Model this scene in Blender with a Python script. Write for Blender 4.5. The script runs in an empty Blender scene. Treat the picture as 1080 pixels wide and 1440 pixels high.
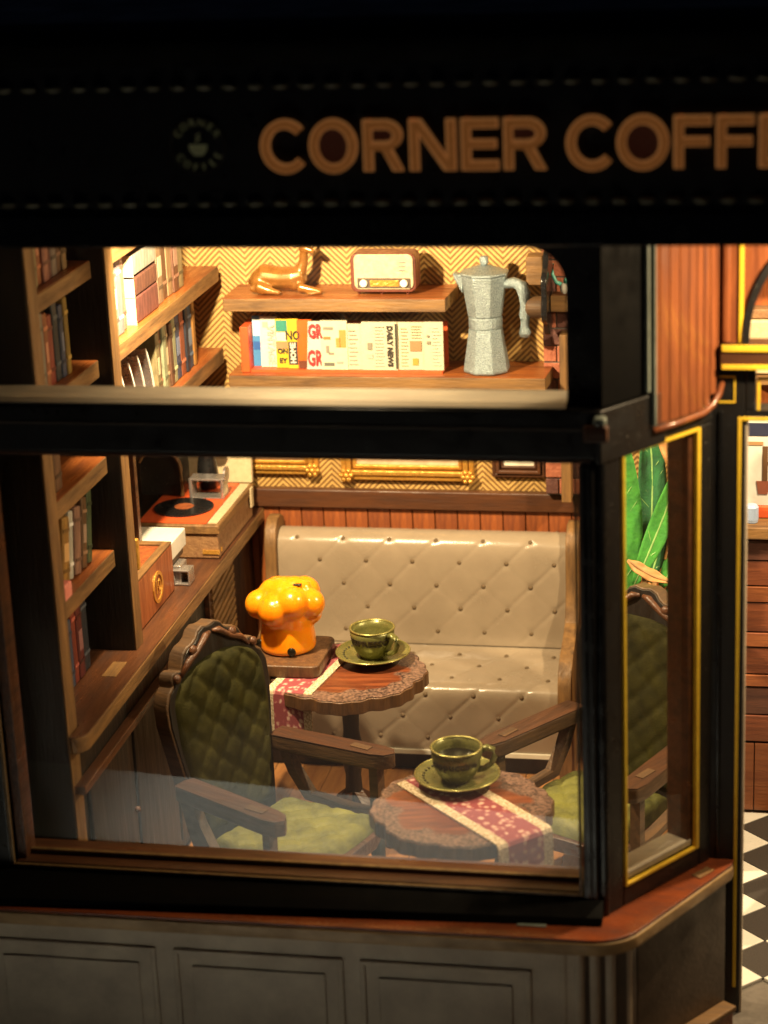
import bpy, bmesh, math, random
from mathutils import Vector, Matrix, Euler, noise as mnoise
random.seed(7)
PI = math.pi
sc = bpy.context.scene
C = sc.collection
sc.unit_settings.system = 'METRIC'
sc.unit_settings.scale_length = 0.01          # one unit is one centimetre: the shop is a doll's-house miniature

# ------------------------------------------------------------------ camera
cd = bpy.data.cameras.new('camera'); cam = bpy.data.objects.new('camera', cd); C.objects.link(cam)
right = Vector((0.98102013, 0.18954103, -0.04091084)); down = Vector((0.02090483, -0.31313546, -0.94947837)); fwd = Vector((-0.19277574, 0.93060216, -0.31115451))
M4 = Matrix((( right.x, -down.x, -fwd.x, 2.5566453), (right.y, -down.y, -fwd.y, -25.4040640), (right.z, -down.z, -fwd.z, 14.0318196), (0, 0, 0, 1)))
cam.matrix_world = M4
cd.sensor_fit = 'VERTICAL'; cd.sensor_height = 24.0; cd.sensor_width = 18.0; cd.lens = 50.945
cd.clip_start = 0.5; cd.clip_end = 500
cd.dof.use_dof = True; cd.dof.focus_distance = 34.5; cd.dof.aperture_fstop = 0.20
sc.camera = cam

# ------------------------------------------------------------------ world, lamps, exposure
w = bpy.data.worlds.new('World'); sc.world = w; w.use_nodes = True
bg = w.node_tree.nodes['Background']; bg.inputs[0].default_value = (0.35, 0.5, 1.0, 1); bg.inputs[1].default_value = 0.004
def lamp(name, kind, loc, power, col, size=0.4, target=None, spot=None, blend=0.5):
    d = bpy.data.lights.new(name, kind); o = bpy.data.objects.new(name, d); C.objects.link(o)
    o.location = loc; d.energy = power; d.color = col
    if kind == 'AREA': d.shape = 'DISK'; d.size = size
    else: d.shadow_soft_size = size
    if spot: d.spot_size = math.radians(spot); d.spot_blend = blend
    if target: o.rotation_euler = (Vector(target) - Vector(loc)).to_track_quat('-Z', 'Y').to_euler()
    return o
WARM = (1.0, 0.74, 0.42)
lamp('ceiling_led', 'SPOT', (-6.5, 4.25, 9.2), 9800, WARM, 0.18, (-4.4, 10.8, 3.0), 138, 0.75)
lamp('window_led', 'SPOT', (-3.4, 0.72, 8.95), 330, WARM, 0.2, (-3.4, 0.9, 0.0), 140, 0.5)
lamp('table_led', 'SPOT', (-2.7, 1.5, 9.2), 1700, WARM, 0.2, (-2.35, 1.9, 0.5), 36, 0.8)
lamp('bar_led', 'AREA', (5.0, 5.2, 9.3), 1900, WARM, 0.5, (3.0, 6.5, 0.0))
lamp('porch_led', 'AREA', (3.4, 0.55, 8.95), 420, WARM, 0.35, (1.2, 1.7, 3.0))
lamp('card_fill_spot', 'SPOT', (-4.0, -16.0, 26.0), 105000, (1.0, 0.93, 0.84), 1.0, (-5.2, -9.0, -3.2), 19, 0.35)  # unseen spot, added to brighten the card for its reflection and knee-wall fill
sc.view_settings.view_transform = 'Standard'; sc.view_settings.look = 'None'
sc.view_settings.exposure = 0.0; sc.view_settings.gamma = 1.0; sc.view_settings.use_curve_mapping = False
sc.cycles.use_denoising = True
sc.cycles.max_bounces = 8; sc.cycles.transparent_max_bounces = 12; sc.cycles.diffuse_bounces = 4
sc.cycles.sample_clamp_indirect = 6.0

# ------------------------------------------------------------------ materials
def nn(nt, t, **k):
    n = nt.nodes.new(t)
    for a, b in k.items(): setattr(n, a, b)
    return n
def new_mat(name):
    m = bpy.data.materials.new(name); m.use_nodes = True
    nt = m.node_tree; return m, nt, nt.nodes['Principled BSDF']
def c4(c): return (c[0], c[1], c[2], 1)
def ramp(nt, stops):
    r = nn(nt, 'ShaderNodeValToRGB'); e = r.color_ramp.elements
    while len(e) < len(stops): e.new(0.5)
    for k, (p, c) in enumerate(stops): e[k].position = p; e[k].color = c4(c)
    return r
def mat(name, c1, c2=None, scale=4.0, rough=0.5, metal=0.0, bump=0.0, stretch=(1, 1, 1), spec=0.5, coat=0.0, detail=6.0, emit=None, bscale=None, sss=0.0, rvar=0.15):
    m, nt, b = new_mat(name); L = nt.links.new
    tc = nn(nt, 'ShaderNodeTexCoord'); mp = nn(nt, 'ShaderNodeMapping'); L(tc.outputs['Object'], mp.inputs[0]); mp.inputs['Scale'].default_value = stretch
    no = nn(nt, 'ShaderNodeTexNoise'); L(mp.outputs[0], no.inputs['Vector']); no.inputs['Scale'].default_value = scale; no.inputs['Detail'].default_value = detail; no.inputs['Roughness'].default_value = 0.62
    c2 = c2 or tuple(x * 0.72 for x in c1)
    r = ramp(nt, [(0.32, c2), (0.68, c1)]); L(no.outputs[0], r.inputs[0]); L(r.outputs[0], b.inputs['Base Color'])
    mr = nn(nt, 'ShaderNodeMapRange'); L(no.outputs[0], mr.inputs[0]); mr.inputs[1].default_value = 0.3; mr.inputs[2].default_value = 0.7
    mr.inputs[3].default_value = min(1, rough + rvar); mr.inputs[4].default_value = max(0.03, rough - rvar); L(mr.outputs[0], b.inputs['Roughness'])
    b.inputs['Metallic'].default_value = metal; b.inputs['Specular IOR Level'].default_value = spec; b.inputs['Coat Weight'].default_value = coat; b.inputs['Coat Roughness'].default_value = 0.12
    if sss: b.inputs['Subsurface Weight'].default_value = sss; b.inputs['Subsurface Radius'].default_value = (0.25, 0.09, 0.02)
    if bump:
        n2 = nn(nt, 'ShaderNodeTexNoise'); L(mp.outputs[0], n2.inputs['Vector']); n2.inputs['Scale'].default_value = bscale or scale * 3; n2.inputs['Detail'].default_value = 4
        bp = nn(nt, 'ShaderNodeBump'); bp.inputs['Strength'].default_value = bump; bp.inputs['Distance'].default_value = 0.03; L(n2.outputs[0], bp.inputs['Height']); L(bp.outputs[0], b.inputs['Normal'])
    if emit: b.inputs['Emission Color'].default_value = c4(emit[0]); b.inputs['Emission Strength'].default_value = emit[1]
    return m
GX, GY, GZ = (0.12, 1, 1), (1, 0.12, 1), (1, 1, 0.12)
M = {}
def wood(name, c1, c2, g, **k):
    M[name] = mat(name, c1, c2, scale=k.pop('scale', 7.0), stretch=g, rough=k.pop('rough', 0.42), bump=k.pop('bump', 0.35), **k)
wood('edge_x', (0.25, 0.135, 0.048), (0.085, 0.043, 0.015), GX, rough=0.55)
wood('edge_y', (0.25, 0.135, 0.048), (0.085, 0.043, 0.015), GY, rough=0.55)
wood('edge_z', (0.25, 0.135, 0.048), (0.085, 0.043, 0.015), GZ, rough=0.55)
wood('red_x', (0.34, 0.105, 0.025), (0.16, 0.045, 0.012), GX, rough=0.35)
wood('red_y', (0.36, 0.115, 0.03), (0.17, 0.048, 0.013), GY, rough=0.35)
wood('red_z', (0.30, 0.095, 0.035), (0.15, 0.042, 0.016), GZ, rough=0.3, coat=0.7)
wood('brown_x', (0.115, 0.045, 0.02), (0.055, 0.021, 0.01), GX, rough=0.4)
wood('brown_y', (0.115, 0.045, 0.02), (0.045, 0.018, 0.009), GY, rough=0.38)
wood('dark', (0.013, 0.009, 0.007), (0.007, 0.005, 0.004), GZ, rough=0.5)
wood('plank_a', (0.42, 0.125, 0.035), (0.20, 0.055, 0.018), GZ)
wood('plank_b', (0.33, 0.10, 0.032), (0.17, 0.045, 0.016), GZ)
wood('bar_a', (0.26, 0.085, 0.04), (0.12, 0.035, 0.018), GX)
wood('bar_b', (0.34, 0.12, 0.045), (0.2, 0.06, 0.025), GX)
wood('bar_c', (0.12, 0.05, 0.035), (0.06, 0.025, 0.02), GX)
wood('floor_wood', (0.40, 0.19, 0.065), (0.24, 0.10, 0.035), GY)
wood('table_edge', (0.16, 0.08, 0.036), (0.065, 0.032, 0.016), GZ, scale=10)
wood('chair_wood', (0.085, 0.036, 0.018), (0.03, 0.013, 0.007), GX)
wood('chair_edge', (0.125, 0.068, 0.031), (0.042, 0.022, 0.010), GX, rough=0.55)
M['black'] = mat('black', (0.016, 0.014, 0.013), (0.008, 0.008, 0.009), 3, 0.38, bump=0.12, bscale=25)
def dust(m, amount=0.735, scale=55):
    nt = m.node_tree; b = nt.nodes['Principled BSDF']; L = nt.links.new; src = b.inputs['Base Color'].links[0].from_socket
    tc = nn(nt, 'ShaderNodeTexCoord'); no = nn(nt, 'ShaderNodeTexNoise'); L(tc.outputs['Object'], no.inputs['Vector']); no.inputs['Scale'].default_value = scale; no.inputs['Detail'].default_value = 1.0
    mr = nn(nt, 'ShaderNodeMapRange'); L(no.outputs[0], mr.inputs[0]); mr.inputs[1].default_value = amount; mr.inputs[2].default_value = amount + 0.05
    mx = nn(nt, 'ShaderNodeMix', data_type='RGBA'); L(mr.outputs[0], mx.inputs['Factor']); L(src, mx.inputs['A']); mx.inputs['B'].default_value = (0.42, 0.40, 0.36, 1); L(mx.outputs['Result'], b.inputs['Base Color'])
dust(M['black'])
M['black_gloss'] = mat('black_gloss', (0.010, 0.010, 0.011), None, 3, 0.22, bump=0.05, bscale=18)
M['matt_black'] = mat('matt_black', (0.003, 0.0027, 0.0027), None, 3, 0.7, spec=0.08)
M['lit_cut_edge'] = mat('lit_cut_edge', (0.60, 0.54, 0.43), (0.42, 0.36, 0.28), 3, 0.5, stretch=(0.3, 1, 1))  # pale board edge, its colour lightened to carry the rail-top highlight
M['gold_line'] = mat('gold_line', (0.90, 0.62, 0.05), (0.75, 0.47, 0.035), 5, 0.4)
M['dull_gold'] = mat('dull_gold', (0.20, 0.125, 0.05), (0.12, 0.07, 0.03), 6, 0.45)
M['kneewall'] = mat('kneewall', (0.60, 0.51, 0.38), (0.42, 0.35, 0.27), 1.6, 0.55, bump=0.15, bscale=14)
M['knee_dark'] = mat('knee_dark', (0.10, 0.07, 0.05), (0.06, 0.045, 0.035), 2, 0.45, bump=0.15, bscale=14)
M['ledge_top'] = mat('ledge_top', (0.24, 0.058, 0.020), (0.11, 0.026, 0.010), 5, 0.28, bump=0.15, stretch=(0.4, 1, 1))
M['ledge_edge'] = mat('ledge_edge', (0.46, 0.29, 0.125), (0.22, 0.13, 0.055), 3.5, 0.5, bump=0.3, stretch=(0.5, 0.5, 1))
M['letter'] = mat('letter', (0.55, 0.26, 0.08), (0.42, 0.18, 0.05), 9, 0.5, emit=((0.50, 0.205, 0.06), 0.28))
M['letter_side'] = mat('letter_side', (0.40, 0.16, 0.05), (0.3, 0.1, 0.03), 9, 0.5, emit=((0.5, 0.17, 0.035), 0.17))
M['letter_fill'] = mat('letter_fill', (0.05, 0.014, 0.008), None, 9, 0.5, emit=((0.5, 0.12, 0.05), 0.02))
M['bead'] = mat('bead', (0.22, 0.20, 0.12), (0.06, 0.06, 0.045), 1.2, 0.35)
M['emblem'] = mat('emblem', (0.78, 0.80, 0.40), (0.6, 0.62, 0.34), 8, 0.5)
M['wall_paint'] = mat('wall_paint', (0.10, 0.06, 0.035), None, 2, 0.7)
M['ceiling_paint'] = mat('ceiling_paint', (0.16, 0.13, 0.09), None, 2, 0.8)
M['roof'] = mat('roof', (0.012, 0.018, 0.035), None, 2, 0.3)
M['table_top_out'] = mat('table_top_out', (0.10, 0.07, 0.05), (0.07, 0.045, 0.03), 1.2, 0.6)
M['card'] = mat('card', (0.74, 0.80, 0.73), (0.68, 0.74, 0.67), 1.0, 0.7)
M['gilt'] = mat('gilt', (0.75, 0.42, 0.09), (0.5, 0.25, 0.04), 6, 0.32, 0.55, bump=0.6, bscale=16)
M['bronze'] = mat('bronze', (0.21, 0.205, 0.065), (0.115, 0.118, 0.036), 4, 0.30, 0.35, bump=0.12, bscale=20)
M['bronze_rim'] = mat('bronze_rim', (0.46, 0.42, 0.15), (0.26, 0.25, 0.08), 6, 0.3, 0.7)
M['dark_print'] = mat('dark_print', (0.03, 0.022, 0.012), None, 9, 0.5)
M['coffee'] = mat('coffee', (0.012, 0.010, 0.007), None, 4, 0.12)
M['orange'] = mat('orange', (0.98, 0.34, 0.008), (0.92, 0.25, 0.004), 1.5, 0.25, coat=0.6, sss=0.7, rvar=0.05)
M['silver'] = mat('silver', (0.44, 0.54, 0.58), (0.20, 0.26, 0.29), 40, 0.42, 0.75, bump=1.0, bscale=45, rvar=0.2)
M['steel'] = mat('steel', (0.55, 0.52, 0.50), (0.35, 0.33, 0.34), 5, 0.3, 0.8)
M['cream'] = mat('cream', (0.55, 0.46, 0.29), (0.44, 0.35, 0.21), 14, 0.6, bump=0.3, bscale=60)
M['paper'] = mat('paper', (0.82, 0.80, 0.68), (0.72, 0.69, 0.56), 3, 0.7)
M['white'] = mat('white', (0.62, 0.62, 0.58), (0.52, 0.52, 0.48), 3, 0.55)
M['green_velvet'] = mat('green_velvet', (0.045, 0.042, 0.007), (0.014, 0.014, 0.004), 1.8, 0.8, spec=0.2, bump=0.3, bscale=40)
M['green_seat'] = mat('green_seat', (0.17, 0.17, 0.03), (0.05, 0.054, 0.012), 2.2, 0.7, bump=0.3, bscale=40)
M['vinyl'] = mat('vinyl', (0.325, 0.262, 0.190), (0.275, 0.22, 0.158), 1.3, 0.24, bump=0.08, bscale=40, spec=0.5, rvar=0.06)
M['vinyl_button'] = mat('vinyl_button', (0.15, 0.105, 0.062), None, 3, 0.7, spec=0.2)
M['orange_red'] = mat('orange_red', (0.62, 0.10, 0.025), (0.5, 0.075, 0.02), 4, 0.45)
M['tan_hide'] = mat('tan_hide', (0.30, 0.17, 0.08), (0.2, 0.10, 0.045), 10, 0.55, bump=0.4)
M['gold_toy'] = mat('gold_toy', (0.36, 0.16, 0.035), (0.20, 0.08, 0.015), 5, 0.28, 0.35, coat=0.5)
M['radio_red'] = mat('radio_red', (0.17, 0.05, 0.03), (0.10, 0.03, 0.02), 8, 0.4)
M['leaf_a'] = mat('leaf_a', (0.10, 0.42, 0.07), (0.05, 0.26, 0.05), 5, 0.45, bump=0.3)
M['leaf_b'] = mat('leaf_b', (0.05, 0.22, 0.08), (0.03, 0.13, 0.06), 5, 0.45, bump=0.3)
for _k in ('leaf_a', 'leaf_b'):
    M[_k].node_tree.nodes['Principled BSDF'].inputs['Subsurface Weight'].default_value = 0.25; M[_k].node_tree.nodes['Principled BSDF'].inputs['Subsurface Radius'].default_value = (0.05, 0.1, 0.03)
M['leaf_vein'] = mat('leaf_vein', (0.35, 0.6, 0.2), None, 5, 0.5)
M['dry_leaf'] = mat('dry_leaf', (0.50, 0.26, 0.09), (0.36, 0.17, 0.055), 6, 0.6)
M['pot'] = mat('pot', (0.20, 0.09, 0.05), None, 6, 0.6)
M['tile_white'] = mat('tile_white', (0.78, 0.76, 0.70), (0.68, 0.66, 0.60), 3, 0.25)
M['tile_black'] = mat('tile_black', (0.075, 0.07, 0.065), (0.03, 0.028, 0.026), 60, 0.3)
M['grout'] = mat('grout', (0.16, 0.14, 0.12), None, 6, 0.8)
M['brick_a'] = mat('brick_a', (0.46, 0.16, 0.085), (0.30, 0.09, 0.05), 7, 0.7, bump=0.6)
M['brick_b'] = mat('brick_b', (0.16, 0.065, 0.05), (0.09, 0.035, 0.03), 7, 0.7, bump=0.6)
M['acrylic_edge'] = mat('acrylic_edge', (0.30, 0.34, 0.30), (0.12, 0.14, 0.12), 2, 0.3)
M['teal'] = mat('teal', (0.10, 0.42, 0.36), None, 4, 0.35)
M['pink'] = mat('pink', (0.75, 0.28, 0.24), (0.6, 0.18, 0.15), 8, 0.6)

def wallpaper():
    m, nt, b = new_mat('wallpaper'); L = nt.links.new
    tc = nn(nt, 'ShaderNodeTexCoord'); sp = nn(nt, 'ShaderNodeSeparateXYZ'); L(tc.outputs['Object'], sp.inputs[0])
    pp = nn(nt, 'ShaderNodeMath', operation='PINGPONG'); L(sp.outputs[0], pp.inputs[0]); pp.inputs[1].default_value = 0.46
    ad = nn(nt, 'ShaderNodeMath', operation='SUBTRACT'); L(sp.outputs[2], ad.inputs[0]); L(pp.outputs[0], ad.inputs[1])
    no = nn(nt, 'ShaderNodeTexNoise'); L(tc.outputs['Object'], no.inputs['Vector']); no.inputs['Scale'].default_value = 22
    na = nn(nt, 'ShaderNodeMath', operation='MULTIPLY_ADD'); L(no.outputs[0], na.inputs[0]); na.inputs[1].default_value = 0.022; L(ad.outputs[0], na.inputs[2])
    mu = nn(nt, 'ShaderNodeMath', operation='MULTIPLY'); L(na.outputs[0], mu.inputs[0]); mu.inputs[1].default_value = 2 * PI / 0.105
    si = nn(nt, 'ShaderNodeMath', operation='SINE'); L(mu.outputs[0], si.inputs[0])
    r = ramp(nt, [(0.28, (0.58, 0.365, 0.115)), (0.72, (0.20, 0.105, 0.028))])
    mr = nn(nt, 'ShaderNodeMapRange'); mr.inputs[1].default_value = -1; L(si.outputs[0], mr.inputs[0]); L(mr.outputs[0], r.inputs[0]); L(r.outputs[0], b.inputs['Base Color'])
    b.inputs['Roughness'].default_value = 0.6
    bp = nn(nt, 'ShaderNodeBump'); bp.inputs['Strength'].default_value = 0.25; bp.inputs['Distance'].default_value = 0.02; L(mr.outputs[0], bp.inputs['Height']); L(bp.outputs[0], b.inputs['Normal'])
    return m
M['wallpaper'] = wallpaper()
def glass():
    m, nt, b = new_mat('glass'); L = nt.links.new; nt.nodes.remove(b)
    out = nt.nodes['Material Output']; tr = nn(nt, 'ShaderNodeBsdfTransparent'); tr.inputs[0].default_value = (0.97, 0.98, 0.97, 1)
    gl = nn(nt, 'ShaderNodeBsdfGlossy'); gl.inputs['Roughness'].default_value = 0.015
    fr = nn(nt, 'ShaderNodeFresnel'); fr.inputs[0].default_value = 1.55
    mx = nn(nt, 'ShaderNodeMixShader'); L(fr.outputs[0], mx.inputs[0]); L(gl.outputs[0], mx.inputs[2]); L(mx.outputs[0], out.inputs[0])
    # faint dust and smears on the sheet
    tc = nn(nt, 'ShaderNodeTexCoord'); mp = nn(nt, 'ShaderNodeMapping'); mp.inputs['Scale'].default_value = (1.0, 1.0, 0.45); L(tc.outputs['Object'], mp.inputs[0])
    no = nn(nt, 'ShaderNodeTexNoise'); L(mp.outputs[0], no.inputs['Vector']); no.inputs['Scale'].default_value = 0.8; no.inputs['Detail'].default_value = 9
    mr = nn(nt, 'ShaderNodeMapRange'); L(no.outputs[0], mr.inputs[0]); mr.inputs[1].default_value = 0.45; mr.inputs[2].default_value = 0.75; mr.inputs[4].default_value = 0.022
    n2 = nn(nt, 'ShaderNodeTexNoise'); L(tc.outputs['Object'], n2.inputs['Vector']); n2.inputs['Scale'].default_value = 42; n2.inputs['Detail'].default_value = 1
    m2 = nn(nt, 'ShaderNodeMapRange'); L(n2.outputs[0], m2.inputs[0]); m2.inputs[1].default_value = 0.76; m2.inputs[2].default_value = 0.80; m2.inputs[4].default_value = 0.25
    ad = nn(nt, 'ShaderNodeMath', operation='ADD'); L(mr.outputs[0], ad.inputs[0]); L(m2.outputs[0], ad.inputs[1])
    ts = nn(nt, 'ShaderNodeBsdfTranslucent'); ts.inputs[0].default_value = (0.8, 0.8, 0.78, 1); df = nn(nt, 'ShaderNodeBsdfDiffuse'); df.inputs[0].default_value = (0.8, 0.8, 0.78, 1)
    ms = nn(nt, 'ShaderNodeMixShader'); L(ts.outputs[0], ms.inputs[1]); L(df.outputs[0], ms.inputs[2])
    md = nn(nt, 'ShaderNodeMixShader'); L(ad.outputs[0], md.inputs[0]); L(tr.outputs[0], md.inputs[1]); L(ms.outputs[0], md.inputs[2]); L(md.outputs[0], mx.inputs[1])
    return m
M['glass'] = glass()
def runner_mat():
    m, nt, b = new_mat('runner_cloth'); L = nt.links.new
    uv = nn(nt, 'ShaderNodeUVMap'); sp = nn(nt, 'ShaderNodeSeparateXYZ'); L(uv.outputs[0], sp.inputs[0])
    vo = nn(nt, 'ShaderNodeTexVoronoi'); L(uv.outputs[0], vo.inputs['Vector']); vo.inputs['Scale'].default_value = 8.5
    no = nn(nt, 'ShaderNodeTexNoise'); L(uv.outputs[0], no.inputs['Vector']); no.inputs['Scale'].default_value = 13; no.inputs['Detail'].default_value = 4
    mul = nn(nt, 'ShaderNodeMath', operation='ADD'); L(vo.outputs['Distance'], mul.inputs[0]); L(no.outputs[0], mul.inputs[1])
    fl = ramp(nt, [(0.66, (0.58, 0.40, 0.32)), (0.92, (0.33, 0.080, 0.088)), (1.0, (0.25, 0.05, 0.06))]); L(mul.outputs[0], fl.inputs[0])
    n2 = nn(nt, 'ShaderNodeTexNoise'); L(uv.outputs[0], n2.inputs['Vector']); n2.inputs['Scale'].default_value = 24
    bo = ramp(nt, [(0.40, (0.36, 0.26, 0.15)), (0.60, (0.68, 0.58, 0.42))]); L(n2.outputs[0], bo.inputs[0])
    su = nn(nt, 'ShaderNodeMath', operation='SUBTRACT'); L(sp.outputs[1], su.inputs[0]); su.inputs[1].default_value = 0.5
    ab = nn(nt, 'ShaderNodeMath', operation='ABSOLUTE'); L(su.outputs[0], ab.inputs[0])
    gt = nn(nt, 'ShaderNodeMath', operation='GREATER_THAN'); L(ab.outputs[0], gt.inputs[0]); gt.inputs[1].default_value = 0.325
    mx = nn(nt, 'ShaderNodeMix', data_type='RGBA'); L(gt.outputs[0], mx.inputs['Factor']); L(fl.outputs[0], mx.inputs['A']); L(bo.outputs[0], mx.inputs['B'])
    L(mx.outputs['Result'], b.inputs['Base Color']); b.inputs['Roughness'].default_value = 0.8
    return m
M['runner'] = runner_mat()
def table_mat():
    m, nt, b = new_mat('marquetry_top'); L = nt.links.new
    tc = nn(nt, 'ShaderNodeTexCoord')
    ln = nn(nt, 'ShaderNodeVectorMath', operation='LENGTH'); sp = nn(nt, 'ShaderNodeSeparateXYZ'); L(tc.outputs['Object'], sp.inputs[0])
    cb = nn(nt, 'ShaderNodeCombineXYZ'); L(sp.outputs[0], cb.inputs[0]); L(sp.outputs[1], cb.inputs[1]); L(cb.outputs[0], ln.inputs[0])
    no = nn(nt, 'ShaderNodeTexNoise'); L(tc.outputs['Object'], no.inputs['Vector']); no.inputs['Scale'].default_value = 24; no.inputs['Detail'].default_value = 8
    orn = ramp(nt, [(0.38, (0.040, 0.024, 0.022)), (0.64, (0.23, 0.135, 0.10))]); L(no.outputs[0], orn.inputs[0])
    mp = nn(nt, 'ShaderNodeMapping'); mp.inputs['Scale'].default_value = (0.25, 2, 1); L(tc.outputs['Object'], mp.inputs[0])
    n2 = nn(nt, 'ShaderNodeTexNoise'); L(mp.outputs[0], n2.inputs['Vector']); n2.inputs['Scale'].default_value = 5
    wd = ramp(nt, [(0.35, (0.09, 0.022, 0.010)), (0.65, (0.22, 0.062, 0.022))]); L(n2.outputs[0], wd.inputs[0])
    n3 = nn(nt, 'ShaderNodeTexNoise'); L(tc.outputs['Object'], n3.inputs['Vector']); n3.inputs['Scale'].default_value = 1.7
    ad = nn(nt, 'ShaderNodeMath', operation='MULTIPLY_ADD'); L(n3.outputs[0], ad.inputs[0]); ad.inputs[1].default_value = 1.1; L(ln.outputs[1], ad.inputs[2])
    gt = nn(nt, 'ShaderNodeMapRange'); L(ad.outputs[0], gt.inputs[0]); gt.inputs[1].default_value = 1.38; gt.inputs[2].default_value = 1.46
    mx = nn(nt, 'ShaderNodeMix', data_type='RGBA'); L(gt.outputs[0], mx.inputs['Factor']); L(wd.outputs[0], mx.inputs['A']); L(orn.outputs[0], mx.inputs['B'])
    L(mx.outputs['Result'], b.inputs['Base Color']); b.inputs['Roughness'].default_value = 0.33
    return m
M['table_top'] = table_mat()
_bk = {}
def book_mat(c, scale=7.0):
    k = tuple(round(x, 3) for x in c)
    if k not in _bk: _bk[k] = mat('book_cover', c, tuple(x * 0.45 for x in c), scale, 0.55, bump=0.3, stretch=(1, 1.6, 0.45))
    return _bk[k]
_pm = {}
def flat(c, rough=0.55):
    k = tuple(round(x, 3) for x in c)
    if k not in _pm: _pm[k] = mat('print_ink', c, tuple(x * 0.86 for x in c), 6, rough)
    return _pm[k]

# ------------------------------------------------------------------ mesh helpers
class MB:
    def __init__(s): s.v = []; s.f = []; s.uv = None
    def add(s, vs, fs):
        o = len(s.v); s.v += [tuple(p) for p in vs]; s.f += [tuple(i + o for i in f) for f in fs]; return s
    def box(s, x0, x1, y0, y1, z0, z1):
        return s.add([(x0, y0, z0), (x1, y0, z0), (x1, y1, z0), (x0, y1, z0), (x0, y0, z1), (x1, y0, z1), (x1, y1, z1), (x0, y1, z1)],
                     [(0, 3, 2, 1), (4, 5, 6, 7), (0, 1, 5, 4), (1, 2, 6, 5), (2, 3, 7, 6), (3, 0, 4, 7)])
    def prism(s, poly, axis, a, b):
        n = len(poly)
        def P(q, t): return {'x': (t, q[0], q[1]), 'y': (q[0], t, q[1]), 'z': (q[0], q[1], t)}[axis]
        vs = [P(q, a) for q in poly] + [P(q, b) for q in poly]
        fs = [tuple(range(n - 1, -1, -1)), tuple(range(n, 2 * n))] + [(i, (i + 1) % n, n + (i + 1) % n, n + i) for i in range(n)]
        return s.add(vs, fs)
    def ring(s, outer, inner, axis, a, b):
        n = len(outer)
        def P(q, t): return {'x': (t, q[0], q[1]), 'y': (q[0], t, q[1]), 'z': (q[0], q[1], t)}[axis]
        vs = [P(q, a) for q in outer] + [P(q, a) for q in inner] + [P(q, b) for q in outer] + [P(q, b) for q in inner]
        fs = []
        for i in range(n):
            j = (i + 1) % n
            fs += [(i, n + i, n + j, j), (2 * n + i, 2 * n + j, 3 * n + j, 3 * n + i), (i, j, 2 * n + j, 2 * n + i), (n + i, 3 * n + i, 3 * n + j, n + j)]
        return s.add(vs, fs)
    def lathe(s, prof, seg=32, cx=0, cy=0, cap=True, rot=0.0):
        n = len(prof); vs = []; fs = []
        for k in range(seg):
            a = 2 * PI * k / seg + rot
            vs += [(cx + r * math.cos(a), cy + r * math.sin(a), z) for r, z in prof]
        for k in range(seg):
            k2 = (k + 1) % seg
            for i in range(n - 1): fs.append((k * n + i, k2 * n + i, k2 * n + i + 1, k * n + i + 1))
        if cap:
            if prof[0][0] > 1e-5: fs.append(tuple(k * n for k in range(seg - 1, -1, -1)))
            if prof[-1][0] > 1e-5: fs.append(tuple(k * n + n - 1 for k in range(seg)))
        return s.add(vs, fs)
    def tube(s, pts, rad, seg=8, sx=1.0):
        pts = [Vector(p) for p in pts]; n = len(pts); rad = rad if isinstance(rad, (list, tuple)) else [rad] * n
        vs = []; fs = []; up = Vector((0, 0, 1))
        for i, p in enumerate(pts):
            t = (pts[min(i + 1, n - 1)] - pts[max(i - 1, 0)]).normalized()
            a = t.cross(up)
            if a.length < 1e-3: a = t.cross(Vector((0, 1, 0)))
            a.normalize(); b = t.cross(a).normalized()
            vs += [p + (a * math.cos(2 * PI * k / seg) * sx + b * math.sin(2 * PI * k / seg)) * rad[i] for k in range(seg)]
        for i in range(n - 1):
            for k in range(seg): fs.append((i * seg + k, i * seg + (k + 1) % seg, (i + 1) * seg + (k + 1) % seg, (i + 1) * seg + k))
        fs += [tuple(range(seg - 1, -1, -1)), tuple((n - 1) * seg + k for k in range(seg))]
        return s.add(vs, fs)
    def ball(s, c, r, seg=12, rings=8):
        r = r if isinstance(r, (list, tuple)) else (r, r, r); vs = [(c[0], c[1], c[2] - r[2])]; fs = []
        for i in range(1, rings):
            t = PI * i / rings - PI / 2
            vs += [(c[0] + r[0] * math.cos(t) * math.cos(2 * PI * k / seg), c[1] + r[1] * math.cos(t) * math.sin(2 * PI * k / seg), c[2] + r[2] * math.sin(t)) for k in range(seg)]
        vs.append((c[0], c[1], c[2] + r[2])); top = len(vs) - 1
        for k in range(seg):
            fs.append((0, 1 + (k + 1) % seg, 1 + k)); b = 1 + (rings - 2) * seg; fs.append((top, b + k, b + (k + 1) % seg))
            for i in range(rings - 2): a = 1 + i * seg; fs.append((a + k, a + (k + 1) % seg, a + seg + (k + 1) % seg, a + seg + k))
        return s.add(vs, fs)
    def xf(s, mtx):
        s.v = [tuple(mtx @ Vector(p)) for p in s.v]; return s
def world_loc(o):
    l = Vector((0, 0, 0))
    while o is not None: l += Vector(o.location); o = o.parent
    return l
def fix(me):
    bm = bmesh.new(); bm.from_mesh(me); bmesh.ops.recalc_face_normals(bm, faces=bm.faces); bm.to_mesh(me); bm.free()
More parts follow.
